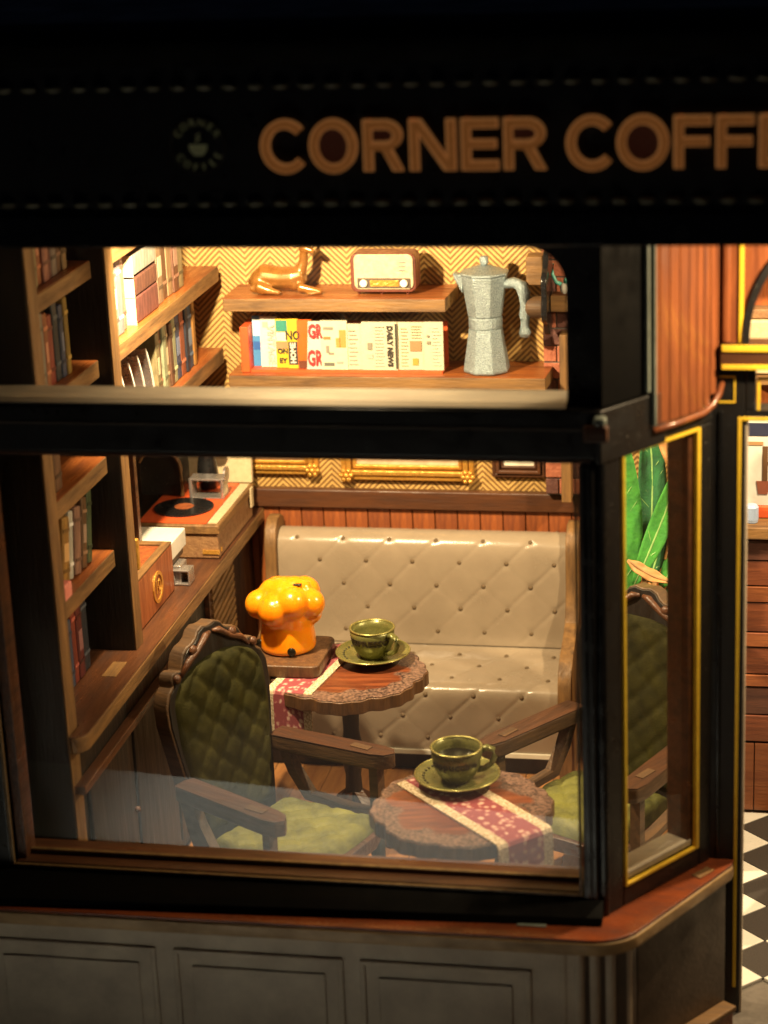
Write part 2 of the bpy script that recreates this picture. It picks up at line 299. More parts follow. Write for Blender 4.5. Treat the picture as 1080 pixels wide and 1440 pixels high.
def obj(name, mb, m, parent=None, bev=0.0, smooth=False, local=False, seg=2):
    me = bpy.data.meshes.new(name); vs = mb.v
    if parent is not None and not local:
        l = world_loc(parent); vs = [(p[0] - l.x, p[1] - l.y, p[2] - l.z) for p in vs]
    me.from_pydata(vs, [], mb.f); fix(me)
    if mb.uv:
        ul = me.uv_layers.new(name='UVMap')
        for lp in me.loops: ul.data[lp.index].uv = mb.uv[lp.vertex_index]
    me.materials.append(M[m] if isinstance(m, str) else m)
    if smooth: me.polygons.foreach_set('use_smooth', [True] * len(me.polygons))
    o = bpy.data.objects.new(name, me); C.objects.link(o); o.parent = parent
    if bev:
        b = o.modifiers.new('bevel', 'BEVEL'); b.width = bev; b.segments = seg; b.limit_method = 'ANGLE'; b.angle_limit = math.radians(40); b.harden_normals = False
        me.polygons.foreach_set('use_smooth', [True] * len(me.polygons))
        w_ = o.modifiers.new('wn', 'WEIGHTED_NORMAL'); w_.keep_sharp = False
    return o
def child_at(name, me_obj, parent, loc, rot=(0, 0, 0), m=None):
    """a copy of a part that shares its mesh, placed at loc (world) under parent"""
    o = me_obj.copy(); C.objects.link(o); o.parent = parent
    o.location = Vector(loc) - world_loc(parent); o.rotation_euler = rot
    return o
def tag(o, label, cat, group=None, kind=None):
    o['label'] = label; o['category'] = cat
    if group: o['group'] = group
    o['kind'] = kind or 'thing'
    return o
def thing(name, label, cat, loc=(0, 0, 0), rz=0.0, group=None):
    o = bpy.data.objects.new(name, None); C.objects.link(o); o.location = loc; o.rotation_euler = (0, 0, rz); o.empty_display_size = 0.3
    return tag(o, label, cat, group)
def struct(name, mb, m, label, cat, **k):
    o = obj(name, mb, m, **k); tag(o, label, cat, None, 'structure'); return o
def copy_tree(o, parent=None):
    c = o.copy(); C.objects.link(c); c.parent = parent
    for ch in o.children: copy_tree(ch, c)
    return c
def text_mesh(body, size, extrude=0.004, bold=0.0):
    cu = bpy.data.curves.new('text', 'FONT'); cu.body = body; cu.size = size; cu.extrude = extrude; cu.align_x = 'CENTER'; cu.align_y = 'CENTER'; cu.resolution_u = 2; cu.offset = bold
    t = bpy.data.objects.new('text', cu); C.objects.link(t)
    dg = bpy.context.evaluated_depsgraph_get(); dg.update(); me = bpy.data.meshes.new_from_object(t.evaluated_get(dg))
    vs = [tuple(v.co) for v in me.vertices]; fs = [tuple(p.vertices) for p in me.polygons]
    bpy.data.objects.remove(t); bpy.data.curves.remove(cu); bpy.data.meshes.remove(me)
    mb = MB(); mb.v = vs; mb.f = fs; return mb
def circle(cx, cy, rx, ry, n=32, a0=0, a1=2 * PI, close=True):
    k = n if close else n - 1
    return [(cx + rx * math.cos(a0 + (a1 - a0) * i / k), cy + ry * math.sin(a0 + (a1 - a0) * i / k)) for i in range(n)]
FZ = -2.35      # interior floor
YW = 11.30      # back wall
# ================================================================== THE SETTING
pav = struct('ground', MB().box(-30, 22, -34, 16, -3.6, -3.2), 'table_top_out', 'dark table surface the miniature shop stands on', 'tabletop')
card = tag(obj('paper_card', MB().prism([(-13.6, -10.1), (2.4, -8.0), (2.6, -5.9), (-13.6, -6.5)], 'z', -3.195, -3.17), 'card'), 'pale sheet of card lying on table before the shop', 'card')
floor = struct('floor', MB().box(-9.3, 8.0, 0.95, YW, FZ - 0.5, FZ - 0.06), 'grout', 'floor of the shop, wooden boards and chequered tiles', 'floor')
pl = None
for k in range(20):
    x = -9.25 + k * 0.5
    if pl is None: pl = obj('plank', MB().box(0, 0.485, 1.0, YW - 0.01, -0.055, 0), 'floor_wood', floor, local=True); pl.location = (x, 0, FZ)
    else: q = pl.copy(); C.objects.link(q); q.parent = floor; q.location = (x, 0, FZ)
dd = 1.07; h = dd / 2 - 0.012; tp = {}
for i in range(0, 6):
    for j in range(0, 9):
        for col, ox, oy in (('white', 0, 0), ('black', 0.5, 0.5)):
            x, y = 1.48 + (i + ox) * dd, 2.76 + (j + oy) * dd
            if x > 6.8 or y > 10.8: continue
            if col not in tp: tp[col] = obj('tile', MB().prism([(h, 0), (0, h), (-h, 0), (0, -h)], 'z', -0.055, 0), 'tile_' + col, floor, local=True, bev=0.008); q = tp[col]
            else: q = tp[col].copy(); C.objects.link(q); q.parent = floor
            q.location = (x, y, FZ)
back = struct('back_wall', MB().box(-9.3, 8.0, YW, YW + 0.3, FZ - 0.5, 9.6), 'wallpaper', 'back wall papered in gold herringbone above orange boards', 'wall')
pk = {}
for k in range(26):
    x = -9.04 + k * 0.412; key = 'plank_a' if (k * 7) % 3 else 'plank_b'
    if key not in pk: q = pk[key] = obj('plank', MB().box(0.008, 0.404, -0.09, -0.003, FZ, 1.9), key, back, local=True, bev=0.012)
    else: q = pk[key].copy(); C.objects.link(q); q.parent = back
    q.location = (x, YW, 0)
obj('dado_rail', MB().box(-9.0, 2.0, YW - 0.19, YW - 0.003, 1.87, 2.22), 'brown_x', back, bev=0.03)
struct('left_wall', MB().box(-9.6, -9.3, 0.9, YW, FZ - 0.5, 9.6), 'wall_paint', 'dark side wall behind the bookcase', 'wall')
struct('right_wall', MB().box(8.0, 8.3, 1.9, YW, FZ - 0.5, 9.6), 'wall_paint', 'far side wall of the bar room', 'wall')
struct('ceiling', MB().box(-9.6, 8.3, 0.3, YW, 9.45, 9.6), 'ceiling_paint', 'ceiling of the shop above the lamps', 'ceiling')

# ================================================================== SHOPFRONT
# --- sign fascia
fas = thing('sign_fascia', 'black fascia board with bronze CORNER COFFEE lettering and beaded edges', 'shop sign', (-2.5, -0.8, 9.08))
obj('fascia_board', MB().box(-16, 11, -0.8, 1.2, 9.10, 11.42), 'black', fas, bev=0.02)
obj('lower_strip', MB().box(-16, 11, -0.86, -0.802, 9.08, 9.46), 'black_gloss', fas, bev=0.02)
obj('top_moulding', MB().prism([(-0.86, 11.2), (-0.95, 11.38), (-0.95, 11.5), (-0.7, 11.55), (-0.7, 11.2)], 'x', -16, 11), 'matt_black', fas, bev=0.015)
bd = None
for zz, st in ((10.96, -6.9), (9.60, -6.98)):
    for k in range(34):
        if bd is None: q = bd = obj('bead', MB().ball((0, 0, 0), (0.10, 0.05, 0.042), 10, 6), 'bead', fas, smooth=True, local=True)
        else: q = bd.copy(); C.objects.link(q); q.parent = fas
        q.location = Vector((st + k * 0.3055, -0.82, zz)) - Vector(fas.location)
def stroke_letter(ch, x0, x1, z0, z1, t, y0, y1):
    m = MB(); h_ = z1 - z0; w_ = x1 - x0; cx = (x0 + x1) / 2; cz = (z0 + z1) / 2; fill = None; e = [0]
    def bar(a, b, c, d): e[0] += 0.0015; m.box(a, b, y0 - e[0], y1, c, d)
    def diag(pa, pb, tw):
        e[0] += 0.0015; m.prism([(pa[0], pa[1]), (pa[0] + tw, pa[1]), (pb[0] + tw, pb[1]), (pb[0], pb[1])], 'y', y0 - e[0], y1)
    if ch in 'CO':
        a0, a1 = (0.0, 2 * PI) if ch == 'O' else (math.radians(42), math.radians(318))
        n = 36; cl = ch == 'O'
        o_ = circle(cx, cz, w_ / 2, h_ / 2, n, a0, a1, cl); i_ = circle(cx, cz, w_ / 2 - t, h_ / 2 - t, n, a0, a1, cl)
        if cl: m.ring(o_, i_, 'y', y0, y1); fill = MB().prism(circle(cx, cz, w_ / 2 - t, h_ / 2 - t, 28), 'y', y1 - 0.03, y1)
        else: m.prism(o_ + i_[::-1], 'y', y0, y1)
    elif ch in 'EF':
        bar(x0, x0 + t, z0, z1); bar(x0 + t * 0.5, x1, z1 - t, z1); bar(x0 + t * 0.5, x1 - 0.05 * w_, cz - t * 0.42, cz + t * 0.5)
        if ch == 'E': bar(x0 + t * 0.5, x1, z0, z0 + t)
    elif ch == 'N':
        bar(x0, x0 + t, z0, z1); bar(x1 - t, x1, z0, z1); diag((x0, z1), (x1 - t * 1.25, z0), t * 1.25)
    elif ch == 'R':
        zb = z0 + 0.40 * h_; r = (z1 - zb) / 2; rx = min(w_ * 0.55, r * 1.15); xc = x1 - rx
        bar(x0, x0 + t, z0, z1)
        a = [(x0 + t * 0.5, z1)] + [(xc + rx * math.cos(PI / 2 - PI * k / 16), (z1 + zb) / 2 + r * math.sin(PI / 2 - PI * k / 16)) for k in range(17)] + [(x0 + t * 0.5, zb)]
        b = [(x0 + t * 0.5, zb + t)] + [(xc + (rx - t) * math.cos(-PI / 2 + PI * k / 16), (z1 + zb) / 2 + (r - t) * math.sin(-PI / 2 + PI * k / 16)) for k in range(17)] + [(x0 + t * 0.5, z1 - t)]
        e[0] += 0.0015; m.ring(a, b[::-1], 'y', y0 - e[0], y1) if len(a) == len(b) else None
        fill = MB().box(x0 + t, xc + (rx - t) * 0.7, y1 - 0.03, y1, zb + t, z1 - t)
        diag((cx - t * 0.35, zb + t * 0.6), (x1 - t * 1.05, z0), t * 1.1)
    return m, fill
LET = [('C', -3.80, -3.28), ('O', -3.22, -2.66), ('R', -2.58, -2.13), ('N', -2.04, -1.51), ('E', -1.44, -1.02), ('R', -0.95, -0.48), ('C', -0.24, 0.28), ('O', 0.33, 0.91), ('F', 0.97, 1.38), ('F', 1.44, 1.85), ('E', 1.91, 2.32), ('E', 2.40, 2.81)]
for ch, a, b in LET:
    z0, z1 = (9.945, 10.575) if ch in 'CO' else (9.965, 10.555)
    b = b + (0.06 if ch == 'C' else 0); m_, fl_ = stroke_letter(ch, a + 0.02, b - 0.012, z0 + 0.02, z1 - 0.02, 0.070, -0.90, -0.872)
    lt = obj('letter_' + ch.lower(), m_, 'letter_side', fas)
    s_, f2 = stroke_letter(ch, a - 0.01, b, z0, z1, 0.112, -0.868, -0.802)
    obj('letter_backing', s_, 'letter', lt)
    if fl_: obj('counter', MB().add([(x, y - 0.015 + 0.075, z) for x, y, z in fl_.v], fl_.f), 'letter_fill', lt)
em = Vector((-4.57, -0.8, 10.28))
eb = obj('emblem', MB().ring(circle(em.x, em.z, 0.335, 0.335, 40), circle(em.x, em.z, 0.325, 0.325, 40), 'y', -0.825, -0.802), 'knee_dark', fas)
for body, a0, sgn in (('CORNER', math.radians(150), -1), ('COFFEE', math.radians(212), 1)):
    for k, ch in enumerate(body):
        a = a0 + sgn * math.radians(24) * k
        t_ = text_mesh(ch, 0.12, 0.006)
        rot = Matrix.Rotation(a - PI / 2 if sgn < 0 else a + PI / 2, 4, 'Z')
        mm = Matrix.Translation((em.x + 0.265 * math.cos(a), -0.812, em.z + 0.265 * math.sin(a))) @ Matrix.Rotation(PI / 2, 4, 'X') @ rot
        obj('emblem_letter', t_.xf(mm), 'emblem', eb)
cupm = MB().prism([(em.x - 0.11, em.z + 0.01), (em.x - 0.10, em.z - 0.06), (em.x - 0.05, em.z - 0.12), (em.x + 0.05, em.z - 0.12), (em.x + 0.10, em.z - 0.06), (em.x + 0.11, em.z + 0.01)], 'y', -0.822, -0.802)
obj('emblem_cup', cupm, 'emblem', eb)
obj('emblem_steam', MB().tube([(em.x - 0.03, -0.815, em.z + 0.05), (em.x + 0.03, -0.815, em.z + 0.08), (em.x - 0.02, -0.815, em.z + 0.11), (em.x + 0.03, -0.815, em.z + 0.14)], 0.012, 6), 'emblem', eb)
roof = tag(obj('roof', MB().box(-16, 11, -0.6, 14, 11.56, 11.7), 'roof', bev=0.03), 'dark flat roof above the fascia board', 'roof')

# --- bay window, front
bay = thing('bay_window', 'black framed front shop window with thin gold inlay line', 'window', (-4.1, 0.0, 0.0))
obj('stile', MB().box(-9.4, -8.16, 0.0, 0.55, 0.0, 6.2), 'black', bay, bev=0.02)
obj('stile', MB().box(-0.26, -0.06, 0.0, 0.5, 0.0, 6.2), 'black', bay, bev=0.03)
obj('inner_stile', MB().box(-8.12, -7.98, 0.14, 0.5, 0.33, 6.2), 'brown_y', bay, bev=0.015)
obj('corner_bead', MB().lathe([(0.075, 0.0), (0.075, 6.2)], 14, 0.0, 0.10), 'black_gloss', bay, smooth=False)
obj('bottom_rail', MB().box(-8.16, -0.26, 0.0, 0.40, 0.0, 0.28), 'black', bay, bev=0.02)
obj('inner_sill', MB().box(-8.1, -0.30, 0.05, 0.75, 0.285, 0.335), 'brown_x', bay, bev=0.01)
obj('base_moulding', MB().add([(-9.4, -0.70, 0.0), (0.0, -0.26, 0.0), (0.0, 0.0, 0.0), (-9.4, 0.0, 0.0), (-9.4, -0.64, 0.10), (0.0, -0.22, 0.10), (-9.4, -0.04, 0.26), (0.0, -0.02, 0.26), (0.0, -0.003, 0.26), (-9.4, -0.003, 0.26)], [(0, 3, 2, 1), (0, 1, 5, 4), (4, 5, 7, 6), (6, 7, 8, 9), (0, 4, 6, 9, 3), (1, 2, 8, 7, 5), (3, 9, 8, 2)]), 'matt_black', bay, bev=0.01)
obj('glazing_bead', MB().box(-8.0, -0.32, 0.30, 0.38, 0.338, 0.40), 'dull_gold', bay, bev=0.012)
rail = obj('top_rail', MB().box(-9.4, 0.02, 0.0, 0.88, 6.26, 6.88), 'black', bay, bev=0.03)
obj('rail_highlight_cap', MB().box(-9.4, -0.40, 0.03, 0.86, 6.882, 6.91), 'lit_cut_edge', rail, bev=0.01)  # pale strip on the black rail, with the highlight painted into its colour
obj('rail_groove', MB().box(-9.4, -0.1, -0.015, -0.002, 6.63, 6.66), 'knee_dark', rail)
obj('rail_lip', MB().box(-9.4, -0.1, 0.02, 0.30, 6.205, 6.255), 'brown_x', rail, bev=0.01)
for a in ((-8.155, -8.11, 0.29, 6.2), (-0.315, -0.275, 0.29, 6.2)): obj('gold_inlay', MB().box(a[0], a[1], -0.012, 0.04, a[2], a[3]), 'dull_gold', bay, bev=0.006)
obj('gold_inlay', MB().box(-8.1, -0.32, -0.012, 0.045, 0.285, 0.32), 'dull_gold', bay, bev=0.006)
obj('pane', MB().add([(-8.0, 0.34, 0.38), (-0.32, 0.34, 0.38), (-0.32, 0.34, 6.24), (-8.0, 0.34, 6.24)], [(0, 1, 2, 3)]), 'glass', bay)
obj('flute', MB().box(-0.20, -0.16, -0.014, 0.02, 0.05, 6.2), 'black_gloss', bay, bev=0.01)
obj('flute', MB().box(-0.12, -0.08, -0.014, 0.02, 0.05, 6.2), 'black_gloss', bay, bev=0.01)
# transom above the front window: plate with a round-cornered opening
tr = thing('transom_window', 'round cornered transom opening under the fascia with dark surround', 'window', (-4.2, 0.3, 6.88))
R_ = 0.48; xa, xb, za, zb = -9.3, -0.40, 6.86, 8.86
op = []
for cx, cz, a0 in ((xb - 0.12, za + 0.12, -PI / 2), (xb - R_, zb - R_, 0), (xa + R_, zb - R_, PI / 2), (xa + 0.12, za + 0.12, PI)):
    rr = R_ if cz > 7.5 else 0.12
    op += [(cx + rr * math.cos(a0 + PI / 2 * k / 8), cz + rr * math.sin(a0 + PI / 2 * k / 8)) for k in range(9)]
def box_project(p, x0, x1, z0, z1):
    cx, cz = (x0 + x1) / 2, (z0 + z1) / 2; dx, dz = p[0] - cx, p[1] - cz
    s = min((x1 - x0) / 2 / abs(dx) if dx else 9e9, (z1 - z0) / 2 / abs(dz) if dz else 9e9); return (cx + dx * s, cz + dz * s)
op2 = [box_project(p, -9.9, 0.02, 6.75, 9.2) for p in op]
obj('surround', MB().ring(op2, op, 'y', 0.20, 0.34), 'black', tr)
obj('pane', MB().add([(-9.4, 0.27, 6.86), (-0.36, 0.27, 6.86), (-0.36, 0.27, 8.9), (-9.4, 0.27, 8.9)], [(0, 1, 2, 3)]), 'glass', tr)
post = thing('corner_post', 'broad black upper corner post beside the transom opening', 'post', (0.2, 0.2, 6.2))
obj('post_body', MB().prism([(0.03, 0.02), (0.66, 0.90), (0.40, 1.25), (-0.38, 0.42), (-0.36, 0.35), (0.03, 0.345)], 'z', 6.9, 9.08), 'matt_black', post, bev=0.03)
obj('post_foot', MB().prism([(-0.05, -0.005), (0.03, -0.02), (0.75, 1.0), (0.5, 1.3), (-0.05, 0.5)], 'z', 6.21, 6.89), 'black', post, bev=0.02)
br = obj('bracket', MB().box(-0.17, 0.12, -0.14, -0.01, 6.52, 6.72), 'brown_x', post, bev=0.02)
obj('bracket_cap', MB().box(-0.05, 0.10, -0.15, 0.02, 6.725, 6.83), 'acrylic_edge', br, bev=0.03)

# --- angled window
AD = Vector((0.5812, 0.8137, 0)); AN = Vector((0.8137, -0.5812, 0))     # along the angled wall, and its outward normal
def ang(s, d, z): p = AD * s + AN * d; return (p.x, p.y, z)
def abox(s0, s1, d0, d1, z0, z1):
    return MB().add([ang(s0, d1, z0), ang(s1, d1, z0), ang(s1, d0, z0), ang(s0, d0, z0), ang(s0, d1, z1), ang(s1, d1, z1), ang(s1, d0, z1), ang(s0, d0, z1)],
                    [(0, 3, 2, 1), (4, 5, 6, 7), (0, 1, 5, 4), (1, 2, 6, 5), (2, 3, 7, 6), (3, 0, 4, 7)])
aw = thing('angled_window', 'narrow angled side window of the bay in bright gold line frame', 'window', (0.65, 0.9, 0.0))
obj('stile', abox(0.06, 0.40, -0.30, 0.0, 0.0, 6.25), 'black', aw, bev=0.02)
obj('stile', abox(1.98, 2.22, -0.30, 0.0, 0.0, 6.25), 'black', aw, bev=0.02)
obj('bottom_rail', abox(0.405, 1.975, -0.30, 0.0, 0.0, 0.26), 'black', aw, bev=0.02)
obj('top_rail', abox(0.06, 2.22, -0.30, 0.0, 6.255, 6.40), 'black', aw, bev=0.02)
obj('reveal', abox(1.80, 1.97, -0.42, -0.06, 0.30, 6.25), 'brown_y', aw, bev=0.015)
for s0, s1, z0, z1 in ((0.43, 0.475, 0.27, 6.24), (1.895, 1.965, 0.27, 6.24), (0.48, 1.89, 0.27, 0.31), (0.48, 1.89, 6.20, 6.24)):
    obj('gold_inlay', abox(s0, s1, -0.05, 0.018, z0, z1), 'gold_line', aw, bev=0.008)
obj('inner_sill', abox(0.45, 1.88, -0.42, -0.055, 0.32, 0.42), 'lit_cut_edge', aw, bev=0.015)
a_, b_ = ang(0.47, -0.12, 0.30), ang(1.90, -0.12, 6.25)
obj('pane', MB().add([ang(0.47, -0.12, 0.3), ang(1.9, -0.12, 0.3), ang(1.9, -0.12, 6.25), ang(0.47, -0.12, 6.25)], [(0, 1, 2, 3)]), 'glass', aw)
# boarded panel above the angled window
pn = thing('boarded_panel', 'glossy red boarded panel with rounded lower corner above angled window', 'panel', ang(1.7, 0, 6.4))
edges = [0.98, 1.13, 1.32, 1.52, 1.70, 1.86, 2.00, 2.13, 2.26, 2.38]
for a, b in zip(edges[:-1], edges[1:]):
    zl = 6.47
    if b > 2.05: zl = 6.47 + 0.33 * ((b - 2.05) / 0.33) ** 1.6
    obj('plank', abox(a + 0.006, b - 0.006, -0.05, 0.03, zl, 9.2), 'red_z', pn, bev=0.012)
obj('panel_back', abox(0.95, 2.38, -0.12, -0.055, 6.80, 9.2), 'dark', pn)
rim = [ang(0.98, 0.05, 6.42), ang(1.5, 0.05, 6.42), ang(1.95, 0.05, 6.43), ang(2.15, 0.05, 6.50), ang(2.28, 0.05, 6.62), ang(2.36, 0.05, 6.80), ang(2.40, 0.05, 7.1), ang(2.40, 0.05, 9.1)]
obj('rounded_rim', MB().tube(rim, 0.045, 8), 'red_z', pn, smooth=True)
obj('pane_edge', abox(0.83, 0.875, 0.02, 0.09, 6.95, 9.2), 'acrylic_edge', pn, bev=0.01)
obj('pane_edge', abox(0.95, 0.985, 0.03, 0.10, 6.5, 9.2), 'acrylic_edge', pn, bev=0.01)

# --- ledge slab and knee wall
def ledge_outline(o):
    # offset of the facade line by o outwards
    pts = [(-10.0, -o)]
    p1 = Vector((0, 0)); n1 = Vector((0, -1)); n2 = Vector((AN.x, AN.y))
    cen = Vector((-0.30, 0.12)); r = o + 0.16
    for k in range(13):
        a = -PI / 2 + (math.atan2(n2.y, n2.x) + PI / 2) * k / 12; pts.append((cen.x + r * math.cos(a) + 0.16, cen.y + r * math.sin(a)))
    e = AD * 2.24 + AN * o; pts.append((e.x, e.y))
    return pts
lo = ledge_outline(0.60); lo[-1] = (1.60, 1.66); tail = [(1.62, 1.84), (1.26, 1.84), (-0.3, 0.6), (-10.0, 0.6)]
lo[0] = (-10.0, -0.72)
led = thing('window_ledge', 'red topped curved wooden ledge running under the shop windows', 'ledge', (-4, 0, -0.3))
obj('ledge_body', MB().prism(lo + tail, 'z', -0.235, -0.045), 'ledge_edge', led, bev=0.03)
def inset(p, k): return [(x * 1.0, y) for x, y in p]
lt_ = [(x, y + 0.02) if i == 0 else (x - 0.012, y + 0.018) for i, (x, y) in enumerate(lo)]
obj('ledge_top', MB().prism(lt_ + tail, 'z', -0.044, -0.003), 'ledge_top', led, bev=0.012)
e_ = obj('ledge_tab', MB().box(-0.16, 0.16, -0.07, 0.07, 0, 0.012), 'edge_x', led, local=True); e_.location = Vector((1.22, 1.38, 0.0)) - Vector(led.location); e_.rotation_euler = (0, 0, math.atan2(AD.y, AD.x))
obj('ledge_tab', MB().box(-1.10, -0.72, -0.36, -0.27, 0.0, 0.012), 'acrylic_edge', led)
kn = thing('knee_wall', 'grey brown panelled knee wall below the shop windows', 'wall', (-4, -0.3, -3.2))
kd = -0.38
obj('wall_body', MB().box(-10, -0.28, kd, 0.5, -3.2, -0.24), 'kneewall', kn)
xs = [(-10.0, -8.75), (-8.50, -6.05), (-5.80, -3.45), (-3.22, -0.92)]
for a, b in xs:
    z0, z1 = -2.75, -0.62
    obj('raised_frame', MB().ring([(a, z0), (b, z0), (b, z1), (a, z1)], [(a + 0.07, z0 + 0.07), (b - 0.07, z0 + 0.07), (b - 0.07, z1 - 0.07), (a + 0.07, z1 - 0.07)], 'y', kd - 0.05, kd - 0.002), 'kneewall', kn, bev=0.018)
    obj('panel', MB().prism([(a + 0.25, z0 + 0.25), (b - 0.25, z0 + 0.25), (b - 0.25, z1 - 0.25), (a + 0.25, z1 - 0.25)], 'y', kd - 0.04, kd - 0.002), 'kneewall', kn, bev=0.03)
for k in range(5):
    x = -0.62 + 0.20 * k; y = kd + (0 if k < 2 else (k - 1) * 0.06 + (0.07 if k > 3 else 0))
    obj('pilaster', MB().lathe([(0.075, -3.2), (0.075, -0.24)], 14, x + 0.12, y + 0.05), 'kneewall', kn, smooth=False)
obj('corner_core', MB().prism([(-0.3, kd + 0.03), (0.3, kd + 0.2), (0.55, 0.3), (0.4, 0.6), (-0.3, 0.4)], 'z', -3.2, -0.24), 'knee_dark', kn)
obj('angled_panel', abox(0.30, 2.16, -0.2, 0.32, -3.2, -0.24), 'knee_dark', kn, bev=0.01)
obj('base_board', abox(0.1, 2.1, 0.325, 0.52, -3.2, -2.12), 'red_x', kn, bev=0.02)
obj('base_cap', abox(0.1, 2.12, 0.325, 0.56, -2.115, -2.03), 'edge_x', kn, bev=0.02)

# ================================================================== DOORWAY
YD = 1.85
dr = thing('door_frame', 'black doorway post and frame edged with yellow lines beside angled window', 'door frame', (1.5, YD, FZ))
obj('post', MB().box(1.20, 1.70, YD, YD + 0.35, -3.2, 6.95), 'black', dr, bev=0.02)
obj('post_rib', MB().box(1.36, 1.42, YD - 0.03, YD - 0.002, -0.1, 6.4), 'black_gloss', dr, bev=0.015)
obj('gold_inlay', MB().box(1.605, 1.655, YD - 0.016, YD + 0.02, -2.0, 6.31), 'gold_line', dr, bev=0.008)
obj('gold_inlay', MB().box(1.66, 4.2, YD - 0.016, YD + 0.02, 6.26, 6.31), 'gold_line', dr, bev=0.008)
obj('post_edge', MB().box(1.705, 1.735, YD + 0.02, YD + 0.3, -3.1, 6.24), 'kneewall', dr)
for a in ((1.36, 1.575, 6.835, 6.855), (1.36, 1.575, 6.50, 6.52), (1.555, 1.575, 6.525, 6.83)): obj('gold_outline', MB().box(a[0], a[1], YD - 0.014, YD - 0.002, a[2], a[3]), 'gold_line', dr)
obj('head_rail', MB().box(1.70, 4.4, YD, YD + 0.35, 6.315, 6.40), 'black', dr)
obj('mullion', MB().box(1.70, 1.83, YD, YD + 0.3, 6.40, 6.95), 'black', dr, bev=0.02)
for a in ((1.845, 4.4, 6.80, 6.84), (1.845, 1.885, 6.40, 6.795)): obj('gold_inlay', MB().box(a[0], a[1], YD - 0.01, YD + 0.03, a[2], a[3]), 'gold_line', dr, bev=0.006)
tb = obj('transom_bar', MB().box(1.38, 4.4, YD - 0.10, YD + 0.3, 6.97, 7.28), 'brown_x', dr, bev=0.015)
obj('gold_inlay', MB().box(1.40, 4.4, YD - 0.125, YD - 0.102, 7.20, 7.285), 'gold_line', tb, bev=0.008)
obj('gold_inlay', MB().box(1.40, 4.4, YD - 0.125, YD - 0.102, 6.965, 7.03), 'gold_line', tb, bev=0.008)
ar = [(2.75 + 1.10 * math.cos(t), 7.29 + 1.48 * math.sin(t)) for t in [PI * k / 32 for k in range(33)]]
ai = [(2.75 + 1.01 * math.cos(t), 7.29 + 1.38 * math.sin(t)) for t in [PI * k / 32 for k in range(33)]]
fl_ = thing('fanlight', 'arched fanlight over the doorway set in orange red boards', 'window', (2.75, YD, 7.29))
obj('arch_frame', MB().prism(ar + ai[::-1], 'y', YD - 0.06, YD + 0.2), 'black', fl_)
bo = []
for t in [PI * k / 32 for k in range(33)]: bo.append(box_project((2.75 + 1.1 * math.cos(t), 7.29 + 1.48 * math.sin(t) if t not in (0,) else 7.29), 1.42, 4.08, 5.4, 9.18))
bo[0] = (4.08, 7.29); bo[-1] = (1.42, 7.29)
bo2 = [(4.08, 7.29), (4.08, 9.15), (1.50, 9.15), (1.50, 7.29)]
obj('board_surround', MB().prism(bo2 + ar[::-1], 'y', YD - 0.02, YD + 0.14), 'red_z', fl_)
obj('gold_inlay', MB().box(1.61, 1.665, YD - 0.045, YD - 0.022, 7.30, 9.1), 'gold_line', fl_, bev=0.006)
obj('corner_trim', MB().box(1.40, 1.50, YD - 0.05, YD + 0.12, 7.29, 9.15), 'red_z', fl_, bev=0.03)

# ================================================================== BAR BEHIND THE DOORWAY
bar = thing('bar_counter', 'tall bar clad in rows of mixed brown wooden strips', 'bar counter', (3.5, 8.3, FZ))
obj('bar_core', MB().box(0.9, 6.5, 8.16, 9.2, FZ, 2.5), 'dark', bar)
obj('bar_top', MB().box(0.85, 6.6, 7.95, 9.3, 2.54, 2.74), 'edge_x', bar, bev=0.02)
z = 2.5; rows = [0.36, 0.44, 0.28, 0.52, 0.26, 0.48, 0.22, 0.50, 0.48]; ms = ['bar_c', 'bar_a', 'bar_b', 'bar_a', 'bar_b', 'bar_a', 'bar_b', 'bar_c', 'bar_a']
for k, (hh, mm) in enumerate(zip(rows, ms)):
    xx = 0.95 + 0.25 * (k % 2); n = 0
    while xx < 6.2:
        wd = 1.25 + 0.3 * ((k * 3 + n) % 3)
        obj('strip', MB().box(xx + 0.006, min(xx + wd, 6.4) - 0.006, 8.08 + 0.02 * ((k + n) % 2), 8.155, z - hh + 0.012, z - 0.012), mm if n % 2 == 0 else ms[(k + 1) % 9], bar, bev=0.01); xx += wd; n += 1
    z -= hh
for k in range(14): obj('plinth_board', MB().box(0.95 + 0.385 * k, 1.32 + 0.385 * k, 8.09, 8.15, FZ + 0.06, z - 0.03), 'bar_b' if k % 3 else 'bar_a', bar, bev=0.01)
mb_ = thing('menu_board', 'white poster board with dark K lettering and cups leaning on bar', 'poster', (1.95, 8.5, 2.76))
obj('board', MB().box(1.48, 3.2, 8.5, 8.56, 2.95, 4.45), 'white', mb_)
obj('board_foot', MB().box(1.46, 3.2, 8.44, 8.6, 2.745, 2.945), 'orange_red', mb_, bev=0.02)
obj('print_band', MB().box(1.50, 3.1, 8.488, 8.498, 4.12, 4.33), flat((0.02, 0.025, 0.06)), mb_)
obj('print_letter', text_mesh('K', 0.85, 0.006).xf(Matrix.Translation((1.99, 8.492, 3.62)) @ Matrix.Rotation(PI / 2, 4, 'X')), flat((0.10, 0.05, 0.02)), mb_)
obj('print_rule', MB().box(1.50, 1.78, 8.488, 8.498, 3.96, 4.02), flat((0.34, 0.2, 0.09)), mb_)
obj('print_cup', MB().prism([(1.68, 3.36), (1.71, 3.14), (1.86, 3.14), (1.92, 3.36)], 'y', 8.485, 8.498), flat((0.22, 0.07, 0.04)), mb_)
tag(obj('blue_jar', MB().lathe([(0.10, 2.75), (0.11, 2.80), (0.11, 3.0), (0.08, 3.04)], 20, 1.62, 8.25), mat('jar_blue', (0.32, 0.42, 0.62), None, 4, 0.3)), 'small pale blue jar standing on bar before the poster', 'jar')
